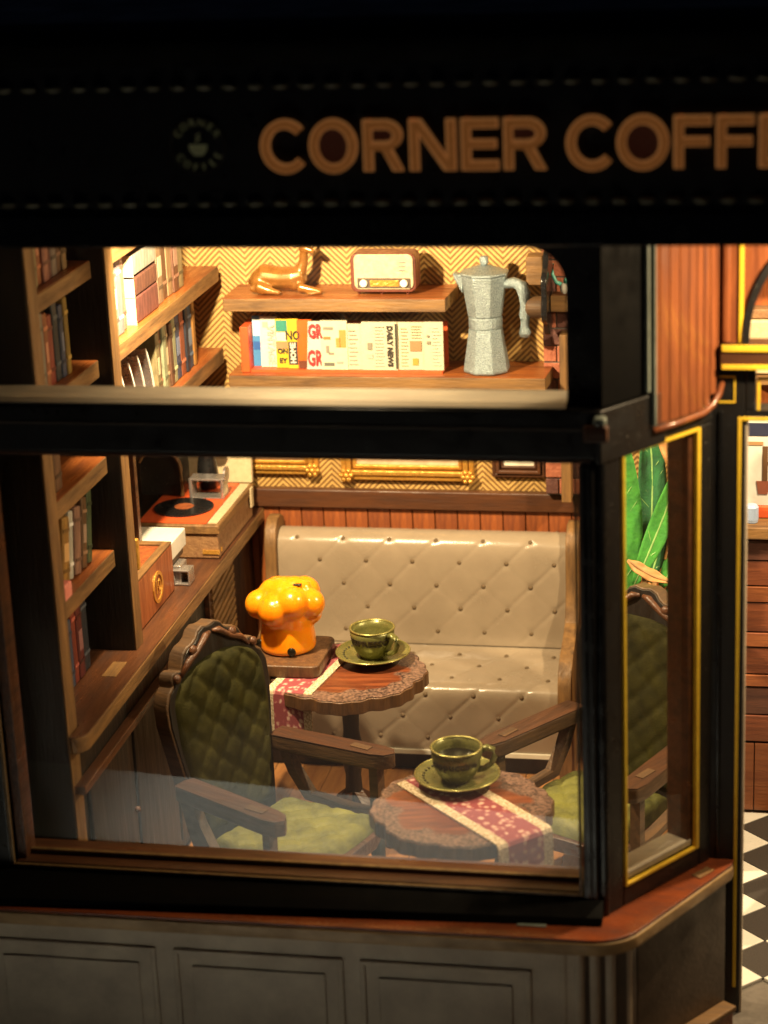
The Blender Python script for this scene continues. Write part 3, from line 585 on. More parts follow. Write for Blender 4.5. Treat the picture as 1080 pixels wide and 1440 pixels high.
ws = thing('wall_rack', 'golden wooden wall rack above the bar seen through the fanlight', 'shelf', (3.0, 8.9, 5.0))
obj('rack_board', MB().box(1.1, 4.6, 8.6, 9.6, 4.92, 5.05), 'edge_x', ws, bev=0.02)
obj('rack_board', MB().box(1.1, 4.6, 8.6, 9.6, 6.82, 6.98), 'edge_x', ws, bev=0.02)
obj('rack_back', MB().box(1.1, 4.6, 9.6, 9.66, 2.76, 7.8), 'plank_a', ws)
for k, (a, b, zz, mm) in enumerate(((1.42, 2.05, 5.6, 'cream'), (2.1, 2.7, 5.55, 'paper'), (2.78, 3.4, 5.5, 'cream'))):
    p_ = thing('coffee_bag', ('cream coffee packet with mauve print on the rack, nearest the doorway post', 'pale coffee packet in the middle of the rack', 'cream coffee packet last on the rack')[k], 'packet', ((a + b) / 2, 8.9, 5.05), group='packets on the bar rack')
    obj('bag', MB().box(a, b, 8.75, 9.2, 5.055, 5.95), mm, p_, bev=0.05)
    obj('print', MB().box(a + 0.12, b - 0.08, 8.738, 8.748, 5.3, 5.62), mat('mauve', (0.30, 0.19, 0.2), (0.5, 0.4, 0.36), 16, 0.6), p_)
    obj('fold', MB().box(a + 0.03, b - 0.03, 8.80, 9.1, 5.955, 6.12), 'tan_hide', p_, bev=0.03)
for k, x in enumerate((1.45, 1.95, 2.5)):
    tag(obj('cream_carton', MB().box(x, x + 0.42, 8.7, 9.2, 7.0, 7.5), 'cream' if k != 1 else 'gilt', bev=0.03), ('cream carton at near end of the upper rack board', 'golden carton between two cream ones on the upper rack board', 'cream carton farther along the upper rack board')[k], 'carton')


# ================================================================== BOOKCASE AND SIDEBOARD ON THE LEFT
bc = thing('bookcase', 'dark upright bookcase with orange brown shelves along the side wall', 'bookcase', (-8.4, 4.0, FZ))
XB = -7.50
for y0, y1, zb_ in ((0.90, 1.28, FZ), (4.10, 4.46, 1.85)):
    up = obj('upright', MB().box(-9.3, XB - 0.03, y0, y1, zb_, 9.4), 'dark', bc, bev=0.01)
    obj('upright_edge', MB().box(XB - 0.028, XB, y0 + 0.005, y1 - 0.005, zb_, 9.4), 'edge_z', up, bev=0.008)
def shelf(parent, y0, y1, zt, th=0.26, xf=-7.72):
    sh = obj('shelf', MB().box(-9.3, xf - 0.02, y0, y1, zt - th, zt - 0.02), 'red_y', parent)
    obj('shelf_top', MB().box(-9.3, xf - 0.012, y0, y1, zt - 0.018, zt), 'red_y', sh)
    obj('shelf_edge', MB().box(xf - 0.018, xf, y0, y1, zt - th, zt - 0.006), 'edge_y', sh, bev=0.008)
for zt in (7.90, 6.42, 4.95, 3.48): shelf(bc, 1.29, 4.09, zt)
for zt in (7.90, 6.40, 4.93): shelf(bc, 4.47, 10.80, zt)
obj('bracket', MB().box(-7.62, -7.49, 4.50, 4.62, 3.0, 3.5), 'gilt', bc, bev=0.03)
obj('divider', MB().box(-9.3, -8.25, 6.9, 7.05, 1.86, 4.6), 'brown_y', bc, bev=0.01)

CN = {'ivory': (0.52, 0.43, 0.30), 'tan': (0.42, 0.28, 0.15), 'grey': (0.33, 0.32, 0.30), 'red': (0.36, 0.055, 0.035), 'blue': (0.06, 0.11, 0.20), 'navy': (0.02, 0.035, 0.06), 'brown': (0.20, 0.095, 0.045),
      'ochre': (0.50, 0.26, 0.05), 'pink': (0.48, 0.22, 0.19), 'rust': (0.42, 0.14, 0.05), 'lilac': (0.40, 0.26, 0.28), 'white': (0.70, 0.68, 0.62), 'green': (0.10, 0.14, 0.07), 'maroon': (0.16, 0.025, 0.03)}
ORD = ['first', 'second', 'third', 'fourth', 'fifth', 'sixth', 'seventh', 'eighth', 'ninth', 'tenth', 'eleventh', 'twelfth', 'thirteenth', 'fourteenth', 'fifteenth']
def book_row(y, zt, specs, where, xs=-7.86, start='front post', lean=0.0):
    for k, (cn, th, hh) in enumerate(specs):
        dep = 0.85 + 0.1 * random.random(); xo = xs - 0.05 * random.random()
        t = thing('book', '%s book, %s from the %s on %s' % (cn, ORD[k], start, where), 'book', (xo, y, zt), group='books on ' + where)
        c = CN[cn]; c = tuple(v * (0.55 + 0.2 * random.random()) for v in c)
        obj('cover', MB().box(-dep, 0, 0.006, th - 0.006, 0.0, hh), book_mat(c), t, local=True, bev=0.025)
        if th > 0.13:
            bc_ = tuple(min(0.8, v * 1.9 + 0.05) for v in c) if k % 2 else tuple(v * 0.4 for v in c)
            for zf in (0.2, 0.78): obj('spine_band', MB().box(0.002, 0.008, 0.02, th - 0.02, hh * zf, hh * zf + 0.05), flat(bc_), t, local=True)
            if k % 3 == 0: obj('title', MB().box(0.002, 0.007, 0.05, th - 0.05, hh * 0.36, hh * 0.62), flat(tuple(min(0.8, v * 1.5 + 0.1) for v in c)), t, local=True)
        t.rotation_euler = (lean, 0, 0)
        y += th
    return y
book_row(1.40, 7.90, [('ivory', .30, 1.2), ('tan', .34, 1.25), ('ivory', .28, 1.2), ('rust', .22, 1.15), ('pink', .26, 1.2), ('maroon', .12, 1.22), ('grey', .24, 1.22), ('brown', .20, 1.2), ('tan', .2, 1.2)], 'the top shelf of the front bay')
book_row(1.38, 6.42, [('ivory', .34, 1.1), ('tan', .36, 1.06), ('grey', .26, 1.12), ('rust', .20, 1.08), ('red', .26, 1.0), ('navy', .22, 1.14), ('blue', .18, 1.05), ('ochre', .18, 1.12)], 'the second shelf of the front bay')
book_row(1.45, 4.95, [('brown', .22, 1.05), ('red', .2, 1.1), ('ivory', .16, 1.05), ('maroon', .22, 1.1), ('brown', .3, 1.0)], 'the third shelf of the front bay')
# leaning books and box on the lowest free shelf
tag(obj('storage_box', MB().box(-8.6, -7.92, 1.42, 1.98, 3.485, 4.35), 'kneewall', bev=0.03), 'grey storage box at the front end of the lower shelf', 'box')
tag(obj('pink_box', MB().box(-8.3, -7.80, 1.50, 2.10, 3.485, 3.72).xf(Matrix.Identity(4)), 'pink', bev=0.03), 'pale pink flat box before the grey storage box', 'box').location = (0.10, 0.02, 0)
book_row(2.28, 3.53, [('ochre', .30, 1.0), ('white', .20, 1.0), ('pink', .28, 1.0), ('brown', .24, 1.05), ('green', .22, 1.1)], 'the lower shelf of the front bay', lean=-0.20)
book_row(1.55, 1.86, [('brown', .22, 1.15), ('rust', .22, 1.25), ('tan', .22, 1.2), ('grey', .24, 1.28), ('blue', .22, 1.05), ('red', .2, 1.25), ('maroon', .26, 1.2), ('navy', .3, 1.25)], 'the sideboard top in the front bay', xs=-7.95)
# back bay, upper shelf
t = thing('box_file', 'pale grey box file with black top at front of the back bay', 'box file', (-7.86, 4.72, 6.40))
obj('file_body', MB().box(-1.0, 0, 0, 0.62, 0, 0.92), book_mat((0.12, 0.14, 0.12)), t, local=True, bev=0.02)
obj('file_top', MB().box(-1.0, 0.003, -0.003, 0.623, 0.925, 1.22), 'black', t, local=True, bev=0.02)
y = book_row(5.42, 6.40, [('grey', .22, 1.2), ('lilac', .26, 1.2), ('pink', .24, 1.22)], 'the upper shelf of the back bay', start='box file')
st = [('maroon_case', 'maroon slip case lowest in the stack on the back bay shelf', 6.40, 0.42, (0.13, 0.045, 0.04)), ('brown_case', 'brown slip case in the middle of the back bay stack', 6.83, 0.30, (0.11, 0.045, 0.034)), ('white_case', 'white slip case on top of the back bay stack', 7.16, 0.34, (0.26, 0.25, 0.22))]
for n, lb, zz, hh, c in st:
    q = thing(n, lb, 'case', (-7.83, 6.35, zz), group='stack of slip cases')
    obj('case', MB().box(-0.9, 0, 0, 1.25, 0.006, hh), book_mat(c), q, local=True, bev=0.03)
    obj('case_edge', MB().box(-0.9, 0.01, -0.012, -0.002, 0.0, hh), 'cream', q, local=True)
book_row(7.72, 6.40, [('tan', .30, 1.25), ('brown', .32, 1.25), ('tan', .28, 1.2), ('brown', .30, 1.22), ('tan', .3, 1.2)], 'the upper shelf behind the slip cases', start='slip cases')
# back bay, lower shelf: record sleeves and books
for k in range(5):
    y0 = 5.0 + k * 0.46
    q = thing('record_sleeve', '%s curled record sleeve from the upright on the middle shelf' % ORD[k], 'record sleeve', (-7.85, y0, 4.93), group='record sleeves on the middle shelf')
    m_ = MB(); n = 10
    prof = [(-0.02 - 0.30 * (i / n) ** 2.2 - 0.1, i / n * 1.02) for i in range(n + 1)]
    obj('sleeve', MB().prism([(0.18 - 0.34 * (i / n) ** 2.0, 0.004 + i / n * 1.0) for i in range(n + 1)] + [(0.24 - 0.34 * (i / n) ** 2.0, 0.004 + i / n * 1.0) for i in range(n, -1, -1)], 'x', -1.0, 0.0), 'black_gloss' if k < 2 else 'grey_sleeve' if 'grey_sleeve' in M else 'steel', q, local=True)
    obj('sleeve_edge', MB().prism([(0.18 - 0.34 * (i / n) ** 2.0, 0.004 + i / n * 1.0) for i in range(n + 1)] + [(0.235 - 0.34 * (i / n) ** 2.0, 0.004 + i / n * 1.0) for i in range(n, -1, -1)], 'x', 0.003, 0.02), 'white', q, local=True)
book_row(7.35, 4.93, [('tan', .20, 1.08), ('brown', .18, 1.1), ('ivory', .20, 1.12), ('tan', .22, 1.1), ('brown', .18, 1.05), ('ivory', .2, 1.12), ('blue', .26, 1.15), ('rust', .26, 1.12), ('navy', .18, 1.1), ('blue', .28, 1.12), ('ochre', .16, 1.15)], 'the middle shelf of the back bay', start='record sleeves')

# sideboard under the bookcase
sb = thing('sideboard', 'long dark sideboard with rounded brown top under the bookcase', 'sideboard', (-8.3, 6.0, FZ))
XC = -7.26
top = [(-9.3, 1.285), (-7.47, 1.285), (-7.47, 0.86)] + [(-7.47 + 0.21 * math.sin(PI / 2 * k / 8), 1.10 - 0.24 * math.cos(PI / 2 * k / 8)) for k in range(1, 9)] + [(XC, YW - 0.1), (-9.3, YW - 0.1)]
tp_ = obj('top_board', MB().prism(top, 'z', 1.60, 1.83), 'edge_y', sb, bev=0.015)
obj('top_veneer', MB().prism([(x - 0.01, y + 0.004) for x, y in top], 'z', 1.832, 1.85), 'brown_y', tp_)
obj('mortise', MB().box(-7.72, -7.50, 3.05, 3.62, 1.852, 1.858), 'edge_y', tp_)
obj('carcase', MB().box(-9.3, -7.52, 1.30, YW - 0.1, FZ, 1.59), 'dark', sb)
obj('lower_ledge', MB().box(-7.515, -7.34, 0.95, 7.4, 0.93, 1.06), 'brown_y', sb, bev=0.02)
gp = obj('grille_panel', MB().box(-7.515, -7.42, 7.85, 9.45, -1.0, 1.58), 'brown_y', sb, bev=0.01)
for k in range(15):
    z0 = -0.75 + 0.15 * k
    obj('slat', MB().add([(-7.415, 7.95, z0), (-7.415, 9.35, z0 + 0.25), (-7.415, 9.35, z0 + 0.33), (-7.415, 7.95, z0 + 0.08), (-7.38, 7.95, z0), (-7.38, 9.35, z0 + 0.25), (-7.38, 9.35, z0 + 0.33), (-7.38, 7.95, z0 + 0.08)],
        [(0, 1, 2, 3), (4, 7, 6, 5), (0, 4, 5, 1), (1, 5, 6, 2), (2, 6, 7, 3), (3, 7, 4, 0)]), 'edge_y', gp)
for k in range(3):
    d_ = obj('door', MB().box(-7.518, -7.45, 1.45 + k * 2.05, 3.40 + k * 2.05, -2.1, 0.80), 'dark', sb, bev=0.02)
    obj('knob', MB().ball((-7.40, 3.25 + k * 2.05, -0.4), 0.05), 'brown_x', d_, smooth=True)
# things on the sideboard
q = thing('wooden_crate', 'orange brown wooden crate with gold ring emblem on the sideboard', 'crate', (-8.1, 5.7, 1.86))
obj('crate_body', MB().box(-8.5, -7.66, 4.55, 6.75, 1.862, 2.66), 'plank_b', q, bev=0.02)
obj('crate_rim', MB().ring([(-8.5, 4.55), (-7.66, 4.55), (-7.66, 6.75), (-8.5, 6.75)], [(-8.36, 4.7), (-7.80, 4.7), (-7.80, 6.6), (-8.36, 6.6)], 'z', 2.662, 2.70), 'edge_y', q, bev=0.01)
emb = obj('gold_emblem', MB().ring(circle(5.85, 2.24, 0.26, 0.26, 28), circle(5.85, 2.24, 0.20, 0.20, 28), 'x', -7.658, -7.64), 'gilt', q)
obj('gold_script', text_mesh('10', 0.30, 0.006).xf(Matrix.Translation((-7.648, 5.85, 2.24)) @ Matrix.Rotation(PI / 2, 4, 'Z') @ Matrix.Rotation(PI / 2, 4, 'X')), 'gilt', q)
tag(obj('grey_case', MB().box(-8.3, -7.62, 7.02, 7.40, 1.856, 2.18), 'steel', bev=0.03), 'small grey case under the white carton on the sideboard', 'case')
tag(obj('white_carton', MB().box(-8.5, -7.72, 6.86, 7.75, 2.30, 2.60), 'white', bev=0.02), 'white carton on top of the small stack beside the crate', 'carton')
tag(obj('dark_case', MB().box(-8.45, -7.75, 6.92, 7.65, 2.182, 2.297), 'knee_dark', bev=0.02), 'dark flat case between the grey case and white carton', 'case')
q = thing('metal_tray', 'small open metal tray standing on edge before the record player', 'tray', (-7.55, 7.55, 1.856))
obj('tray_shell', MB().ring([(-7.74, 1.858), (-7.46, 1.858), (-7.46, 2.12), (-7.80, 2.12)], [(-7.70, 1.89), (-7.49, 1.89), (-7.49, 2.09), (-7.75, 2.09)], 'y', 6.95, 7.25), 'steel', q, bev=0.01)
obj('tray_back', MB().box(-7.74, -7.48, 7.252, 7.27, 1.87, 2.1), 'gilt', q)
q = thing('record_player', 'open suitcase record player with red deck and black record', 'record player', (-7.95, 9.4, 1.856))
obj('case', MB().box(-8.75, -7.32, 8.28, 10.62, 1.858, 2.30), 'tan_hide', q, bev=0.03)
obj('deck_rim', MB().box(-8.78, -7.28, 8.24, 10.66, 2.305, 2.47), 'edge_y', q, bev=0.025)
obj('deck', MB().box(-8.72, -7.52, 8.32, 10.58, 2.472, 2.49), 'orange_red', q)
obj('keys_strip', MB().box(-7.50, -7.33, 8.34, 10.55, 2.472, 2.492), 'cream', q)
rc = obj('record', MB().lathe([(0.52, 2.495), (0.52, 2.515), (0.5, 2.52), (0.19, 2.52), (0.0, 2.52)], 40, -8.13, 9.10), 'black_gloss', q)
obj('record_label', MB().lathe([(0.17, 2.522), (0.17, 2.526), (0.03, 2.527)], 28, -8.13, 9.10), 'rust_label' if 'rust_label' in M else 'plank_b', rc)
obj('lid', MB().add([(-8.78, 10.62, 2.48), (-7.30, 10.62, 2.48), (-7.30, 10.74, 2.48), (-8.78, 10.74, 2.48), (-8.78, 10.95, 4.0), (-7.36, 10.95, 4.0), (-7.36, 11.07, 4.0), (-8.78, 11.07, 4.0)], [(0, 3, 2, 1), (4, 5, 6, 7), (0, 1, 5, 4), (1, 2, 6, 5), (2, 3, 7, 6), (3, 0, 4, 7)]), 'cream', q, bev=0.02)
for yy in (8.45, 8.62): obj('clasp', MB().box(-7.60, -7.30, yy - 0.19, yy - 0.165, 1.95, 2.02), 'gilt', q)
obj('hinge', MB().box(-7.29, -7.255, 10.35, 10.5, 2.1, 2.46), 'cream', q, bev=0.01)
q = thing('metal_bracket', 'grey metal bracket stand on the record deck before the lid', 'stand', (-7.9, 9.75, 2.493))
obj('bracket_body', MB().ring([(-8.18, 2.494), (-7.55, 2.494), (-7.55, 2.86), (-8.18, 2.86)], [(-8.12, 2.52), (-7.61, 2.52), (-7.61, 2.82), (-8.12, 2.82)], 'y', 9.62, 9.95), 'steel', q, bev=0.015)
obj('bracket_ear', MB().prism(circle(9.80, 2.90, 0.16, 0.14, 16), 'x', -7.56, -7.52), 'steel', q)
q = thing('flower_vase', 'dark vase of pink flowers standing behind the record', 'vase', (-8.0, 10.2, 2.495))
obj('vase', MB().lathe([(0.14, 2.496), (0.2, 2.7), (0.17, 3.0), (0.12, 3.2), (0.2, 3.3)], 20, -8.0, 10.25), 'black_gloss', q, smooth=True)
for k in range(9):
    a = k * 2.4; obj('blossom', MB().ball((-8.0 + 0.22 * math.cos(a), 10.22 + 0.2 * math.sin(a), 3.36 + 0.13 * (k % 3)), (0.13, 0.12, 0.09), 9, 6), 'pink' if k % 3 else 'dry_leaf', q, smooth=True)
q = thing('mantel_radio', 'dark arched mantel radio with tan rim behind the record player', 'radio', (-8.75, 9.1, 2.5))
arch = [(-9.1, 2.5), (-8.35, 2.5), (-8.35, 3.0)] + [(-8.725 + 0.375 * math.cos(t), 3.0 + 0.34 * math.sin(t)) for t in [PI * k / 10 for k in range(1, 10)]] + [(-9.1, 3.0)]
obj('radio_body', MB().prism(arch, 'y', 9.75, 10.3), 'black', q, bev=0.02)
obj('radio_rim', MB().tube([(-8.34, 9.74, 2.5), (-8.34, 9.74, 3.0)] + [(-8.725 + 0.385 * math.cos(t), 9.74, 3.0 + 0.35 * math.sin(t)) for t in [PI * k / 10 for k in range(1, 10)]], 0.035, 6), 'edge_z', q)

# ================================================================== BACK WALL THINGS
def wall_shelf(label, x0, x1, zt, th=0.24):
    t = thing('wall_shelf', label, 'shelf', ((x0 + x1) / 2, 10.7, zt - th))
    obj('board', MB().prism([(x0, 10.17), (x1, 10.17), (x1 + 0.06, YW - 0.004), (x0, YW - 0.004)], 'z', zt - th, zt - 0.014), 'edge_x', t, bev=0.015)
    obj('board_top', MB().prism([(x0 + 0.004, 10.172), (x1 - 0.004, 10.172), (x1 + 0.055, YW - 0.004), (x0 + 0.004, YW - 0.004)], 'z', zt - 0.013, zt), 'red_x', t)
    return t
wall_shelf('upper wooden wall shelf holding the deer figure and the radio', -7.50, -3.60, 5.97)
wall_shelf('lower wooden wall shelf holding magazines and the coffee pot', -7.48, -1.92, 4.60)
# deer
q = thing('deer_figurine', 'small golden lying deer figure on the upper wall shelf', 'figurine', (-6.45, 10.55, 5.97))
dz = 5.97
m_ = MB()
m_.tube([(-7.02, 10.6, dz + .22), (-6.85, 10.6, dz + .30), (-6.55, 10.58, dz + .27), (-6.3, 10.57, dz + .28), (-6.12, 10.56, dz + .34)], [.14, .22, .20, .20, .14], 12)
m_.ball((-6.90, 10.56, dz + .22), (.20, .20, .21)); m_.ball((-6.28, 10.56, dz + .24), (.18, .18, .19))
m_.tube([(-6.22, 10.56, dz + .34), (-6.12, 10.55, dz + .55), (-6.10, 10.54, dz + .74)], [.13, .085, .075], 10)
m_.ball((-6.08, 10.52, dz + .80), (.11, .09, .09)); m_.tube([(-6.05, 10.50, dz + .80), (-5.90, 10.46, dz + .75)], [.075, .04], 8)
m_.tube([(-6.20, 10.42, dz + .14), (-5.98, 10.40, dz + .10), (-5.78, 10.40, dz + .06)], [.085, .065, .05], 8); m_.tube([(-5.80, 10.40, dz + .06), (-6.05, 10.36, dz + .035)], [.045, .03], 8)
m_.tube([(-6.92, 10.40, dz + .16), (-6.72, 10.36, dz + .09), (-6.50, 10.36, dz + .05)], [.11, .075, .04], 8); m_.tube([(-7.05, 10.42, dz + .12), (-6.8, 10.36, dz + .045)], [.06, .035], 8)
m_.tube([(-7.06, 10.6, dz + .28), (-7.13, 10.6, dz + .15)], [.05, .03], 6)
b_ = obj('body', m_, 'gold_toy', q); rm = b_.modifiers.new('r', 'REMESH'); rm.mode = 'VOXEL'; rm.voxel_size = 0.022; rm.use_smooth_shade = True; sm = b_.modifiers.new('s', 'SMOOTH'); sm.iterations = 3
for sx in (-0.09, 0.05): obj('ear', MB().ball((-6.12 + sx, 10.55, dz + .90), (.035, .025, .09), 8, 6), 'gold_toy', q, smooth=True)
# radio
q = thing('tabletop_radio', 'cream and red vintage radio on the upper wall shelf', 'radio', (-4.70, 10.55, 5.97))
def rrect(x0, x1, z0, z1, r, n=5):
    o = []
    for cx, cz, a0 in ((x1 - r, z0 + r, -PI / 2), (x1 - r, z1 - r, 0), (x0 + r, z1 - r, PI / 2), (x0 + r, z0 + r, PI)): o += [(cx + r * math.cos(a0 + PI / 2 * k / n), cz + r * math.sin(a0 + PI / 2 * k / n)) for k in range(n + 1)]
    return o
obj('case', MB().prism(rrect(-5.27, -4.13, 6.02, 6.70, 0.12), 'y', 10.40, 10.86), 'radio_red', q, bev=0.03)
obj('front', MB().prism(rrect(-5.20, -4.17, 6.08, 6.69, 0.10), 'y', 10.36, 10.398), 'cream', q, bev=0.02)
obj('dial_panel', MB().box(-5.14, -4.22, 10.345, 10.358, 6.11, 6.28), 'knee_dark', q)
obj('dial_scale', MB().box(-4.92, -4.42, 10.335, 10.344, 6.14, 6.25), 'gilt', q)
for x in (-5.03, -4.33): obj('knob', MB().lathe([(0.065, 0), (0.065, 0.04), (0.05, 0.055)], 20).xf(Matrix.Translation((x, 10.345, 6.195)) @ Matrix.Rotation(PI / 2, 4, 'X')), 'paper', q)
for k in range(3): obj('badge', MB().box(-4.42, -4.30, 10.352, 10.358, 6.40 + 0.07 * k, 6.42 + 0.07 * k), 'steel', q)
for x in (-5.15, -4.75, -4.30): obj('foot', MB().ball((x, 10.5, 5.995), 0.03, 8, 5), 'radio_red', q)
# magazine rack and magazines
q = thing('magazine_rack', 'low red wooden rack holding magazines on the lower wall shelf', 'rack', (-5.5, 10.55, 4.60))
obj('rack_end', MB().box(-7.28, -7.13, 10.34, 10.95, 4.602, 5.42), 'orange_red', q, bev=0.015)
obj('rack_back', MB().box(-7.12, -3.70, 10.90, 10.95, 4.602, 5.40), 'orange_red', q)
obj('rack_base', MB().box(-7.12, -3.72, 10.36, 10.90, 4.602, 4.65), 'orange_red', q)
def mag(x0, x1, y, z1, col, label, skew=0.0, name='magazine', extra=None, top=None):
    t = thing(name, label, 'magazine' if name == 'magazine' else 'newspaper', ((x0 + x1) / 2, y, 4.652), group='papers in the magazine rack')
    mm = MB().add([(x0, y, 4.655), (x1, y, 4.655), (x1, y + 0.05, 4.655), (x0, y + 0.05, 4.655), (x0 + skew, y + 0.02, z1), (x1 + skew, y + 0.02, z1), (x1 + skew, y + 0.07, z1), (x0 + skew, y + 0.07, z1)],
                  [(0, 3, 2, 1), (4, 5, 6, 7), (0, 1, 5, 4), (1, 2, 6, 5), (2, 3, 7, 6), (3, 0, 4, 7)])
    obj('cover', mm, flat(col), t)
    for (a, b, c, d, cc) in (extra or []):
        obj('printed_block', MB().add([(a, y - 0.006 + 0.02 * (c - 4.655), c), (b, y - 0.006 + 0.02 * (c - 4.655), c), (b, y - 0.006 + 0.02 * (d - 4.655), d), (a, y - 0.006 + 0.02 * (d - 4.655), d)], [(0, 1, 2, 3)]), flat(cc), t)
    return t
def mtext(t, body, size, x, y, z, col, rz=0, sx=1.0, bold=0.006):
    obj('printed_words', text_mesh(body, size, 0.002, bold).xf(Matrix.Translation((x, y - 0.010, z)) @ Matrix.Rotation(PI / 2, 4, 'X') @ Matrix.Rotation(rz, 4, 'Z') @ Matrix.Diagonal((sx, 1, 1, 1))), flat(col), t)
INK = (0.03, 0.025, 0.02)
t = mag(-7.12, -6.92, 10.60, 5.55, (0.05, 0.22, 0.50), 'blue and white magazine beside the red rack end', extra=[(-7.11, -6.95, 5.2, 5.5, (0.55, 0.75, 0.75)), (-7.11, -6.95, 4.95, 5.1, (0.02, 0.10, 0.36))])
t = mag(-6.97, -6.66, 10.55, 5.55, (0.62, 0.60, 0.54), 'white magazine with faint upright lettering next to the blue one', extra=[(-6.92, -6.82, 5.36, 5.46, (0.6, 0.35, 0.3))]); mtext(t, 'VINTAGE', 0.17, -6.78, 10.55, 5.05, (0.45, 0.4, 0.36), -PI / 2)
t = mag(-6.68, -6.44, 10.50, 5.52, (0.62, 0.42, 0.02), 'yellow magazine with green top and brown band', extra=[(-6.67, -6.45, 5.30, 5.50, (0.03, 0.22, 0.17)), (-6.67, -6.45, 5.13, 5.29, (0.7, 0.6, 0.5)), (-6.68, -6.42, 4.99, 5.12, (0.35, 0.21, 0.1))]); mtext(t, 'ON', 0.12, -6.56, 10.50, 4.95, INK); mtext(t, 'EY', 0.12, -6.56, 10.50, 4.78, INK)
t = mag(-6.46, -6.26, 10.46, 5.53, (0.62, 0.42, 0.02), 'black and yellow magazine with bold letters', extra=[(-6.45, -6.27, 4.72, 5.13, (0.04, 0.035, 0.03))]); mtext(t, 'NO', 0.22, -6.36, 10.46, 5.24, INK, 0, 0.75); mtext(t, 'HOME', 0.13, -6.36, 10.46, 4.93, (0.6, 0.56, 0.5), PI / 2)
t = mag(-6.28, -6.02, 10.44, 5.52, (0.60, 0.10, 0.006), 'plain orange magazine with dark skyline along its foot', extra=[(-6.27, -6.03, 4.66, 4.80, (0.12, 0.03, 0.01))])
t = mag(-6.12, -5.84, 10.41, 5.50, (0.55, 0.50, 0.46), 'pale magazine with red block letters', skew=0.05, extra=[]); mtext(t, 'GR', 0.34, -5.945, 10.41, 5.32, (0.50, 0.03, 0.03), 0, 0.55, 0.014); mtext(t, 'GR', 0.38, -5.97, 10.41, 4.84, (0.50, 0.03, 0.03), 0, 0.52, 0.014)
t = mag(-5.85, -5.38, 10.39, 5.52, (0.52, 0.51, 0.38), 'cream magazine with orange block and grey sketches', extra=[(-5.52, -5.40, 5.05, 5.36, (0.78, 0.24, 0.06)), (-5.58, -5.50, 5.05, 5.22, (0.78, 0.24, 0.06)), (-5.80, -5.62, 5.36, 5.41, (0.2, 0.19, 0.15)), (-5.80, -5.67, 5.19, 5.24, (0.70, 0.16, 0.05)), (-5.80, -5.62, 4.72, 4.78, (0.12, 0.12, 0.1)), (-5.76, -5.70, 4.95, 5.08, (0.22, 0.2, 0.16)), (-5.72, -5.62, 4.92, 4.96, (0.22, 0.2, 0.16)), (-5.58, -5.46, 4.76, 4.80, (0.3, 0.3, 0.26))])
def news(x0, x1, y, z1, label, lines, words=None, skew=0.0):
    t = mag(x0, x1, y, z1, (0.50, 0.47, 0.35), label, skew, 'newspaper'); 
    for (a, b, c, d, cc) in lines: obj('printed_block', MB().box(a, b, y - 0.012, y - 0.006, c, d), flat(cc), t)
    return t
g = (0.22, 0.2, 0.15); lines = []
for k in range(9): lines.append((-5.36 + 0.012 * (k % 2), -5.20 - 0.02 * (k % 3), 4.74 + 0.075 * k, 4.76 + 0.075 * k, (0.36, 0.33, 0.26)))
t = news(-5.38, -5.10, 10.41, 5.46, 'folded newspaper with hand drawn lettering beside the cream magazine', lines)
lines = [(-5.02, -4.94, 5.02, 5.14, g), (-5.02, -4.93, 4.86, 4.94, (0.4, 0.38, 0.32))]
for k in range(13): lines.append((-4.90 + 0.01 * (k % 2), -4.73 - 0.015 * (k % 3), 4.72 + 0.058 * k, 4.735 + 0.058 * k, (0.42, 0.39, 0.32)))
t = news(-5.12, -4.50, 10.385, 5.50, 'newspaper with DAILY NEWS heading running upright', lines); mtext(t, 'DAILY NEWS', 0.125, -4.63, 10.383, 5.08, INK, -PI / 2)
obj('printed_block', MB().box(-4.53, -4.50, 10.372, 10.378, 4.68, 5.48), flat(INK), t)
lines = [(-4.28, -4.08, 4.99, 5.17, (0.32, 0.19, 0.09)), (-4.24, -4.14, 4.74, 4.86, (0.30, 0.27, 0.05))]
for k in range(12): lines.append((-4.44, -4.32 - 0.02 * (k % 2), 4.72 + 0.06 * k, 4.735 + 0.06 * k, (0.36, 0.34, 0.2)))
for k in range(5): lines.append((-4.26, -4.08 - 0.02 * (k % 2), 5.22 + 0.05 * k, 5.235 + 0.05 * k, (0.36, 0.34, 0.2)))
t = news(-4.50, -4.02, 10.42, 5.49, 'newspaper with small brown picture in its columns', lines)
lines = [(-3.98, -3.92, 5.12, 5.17, g), (-3.98, -3.94, 5.24, 5.28, g)]
for k in range(12): lines.append((-3.90 + 0.02 * (k % 2), -3.74 - 0.03 * (k % 3), 4.74 + 0.06 * k, 4.752 + 0.06 * k, (0.5, 0.48, 0.4)))
t = news(-4.03, -3.70, 10.40, 5.50, 'rumpled white newspaper at the open end of the rack', lines)
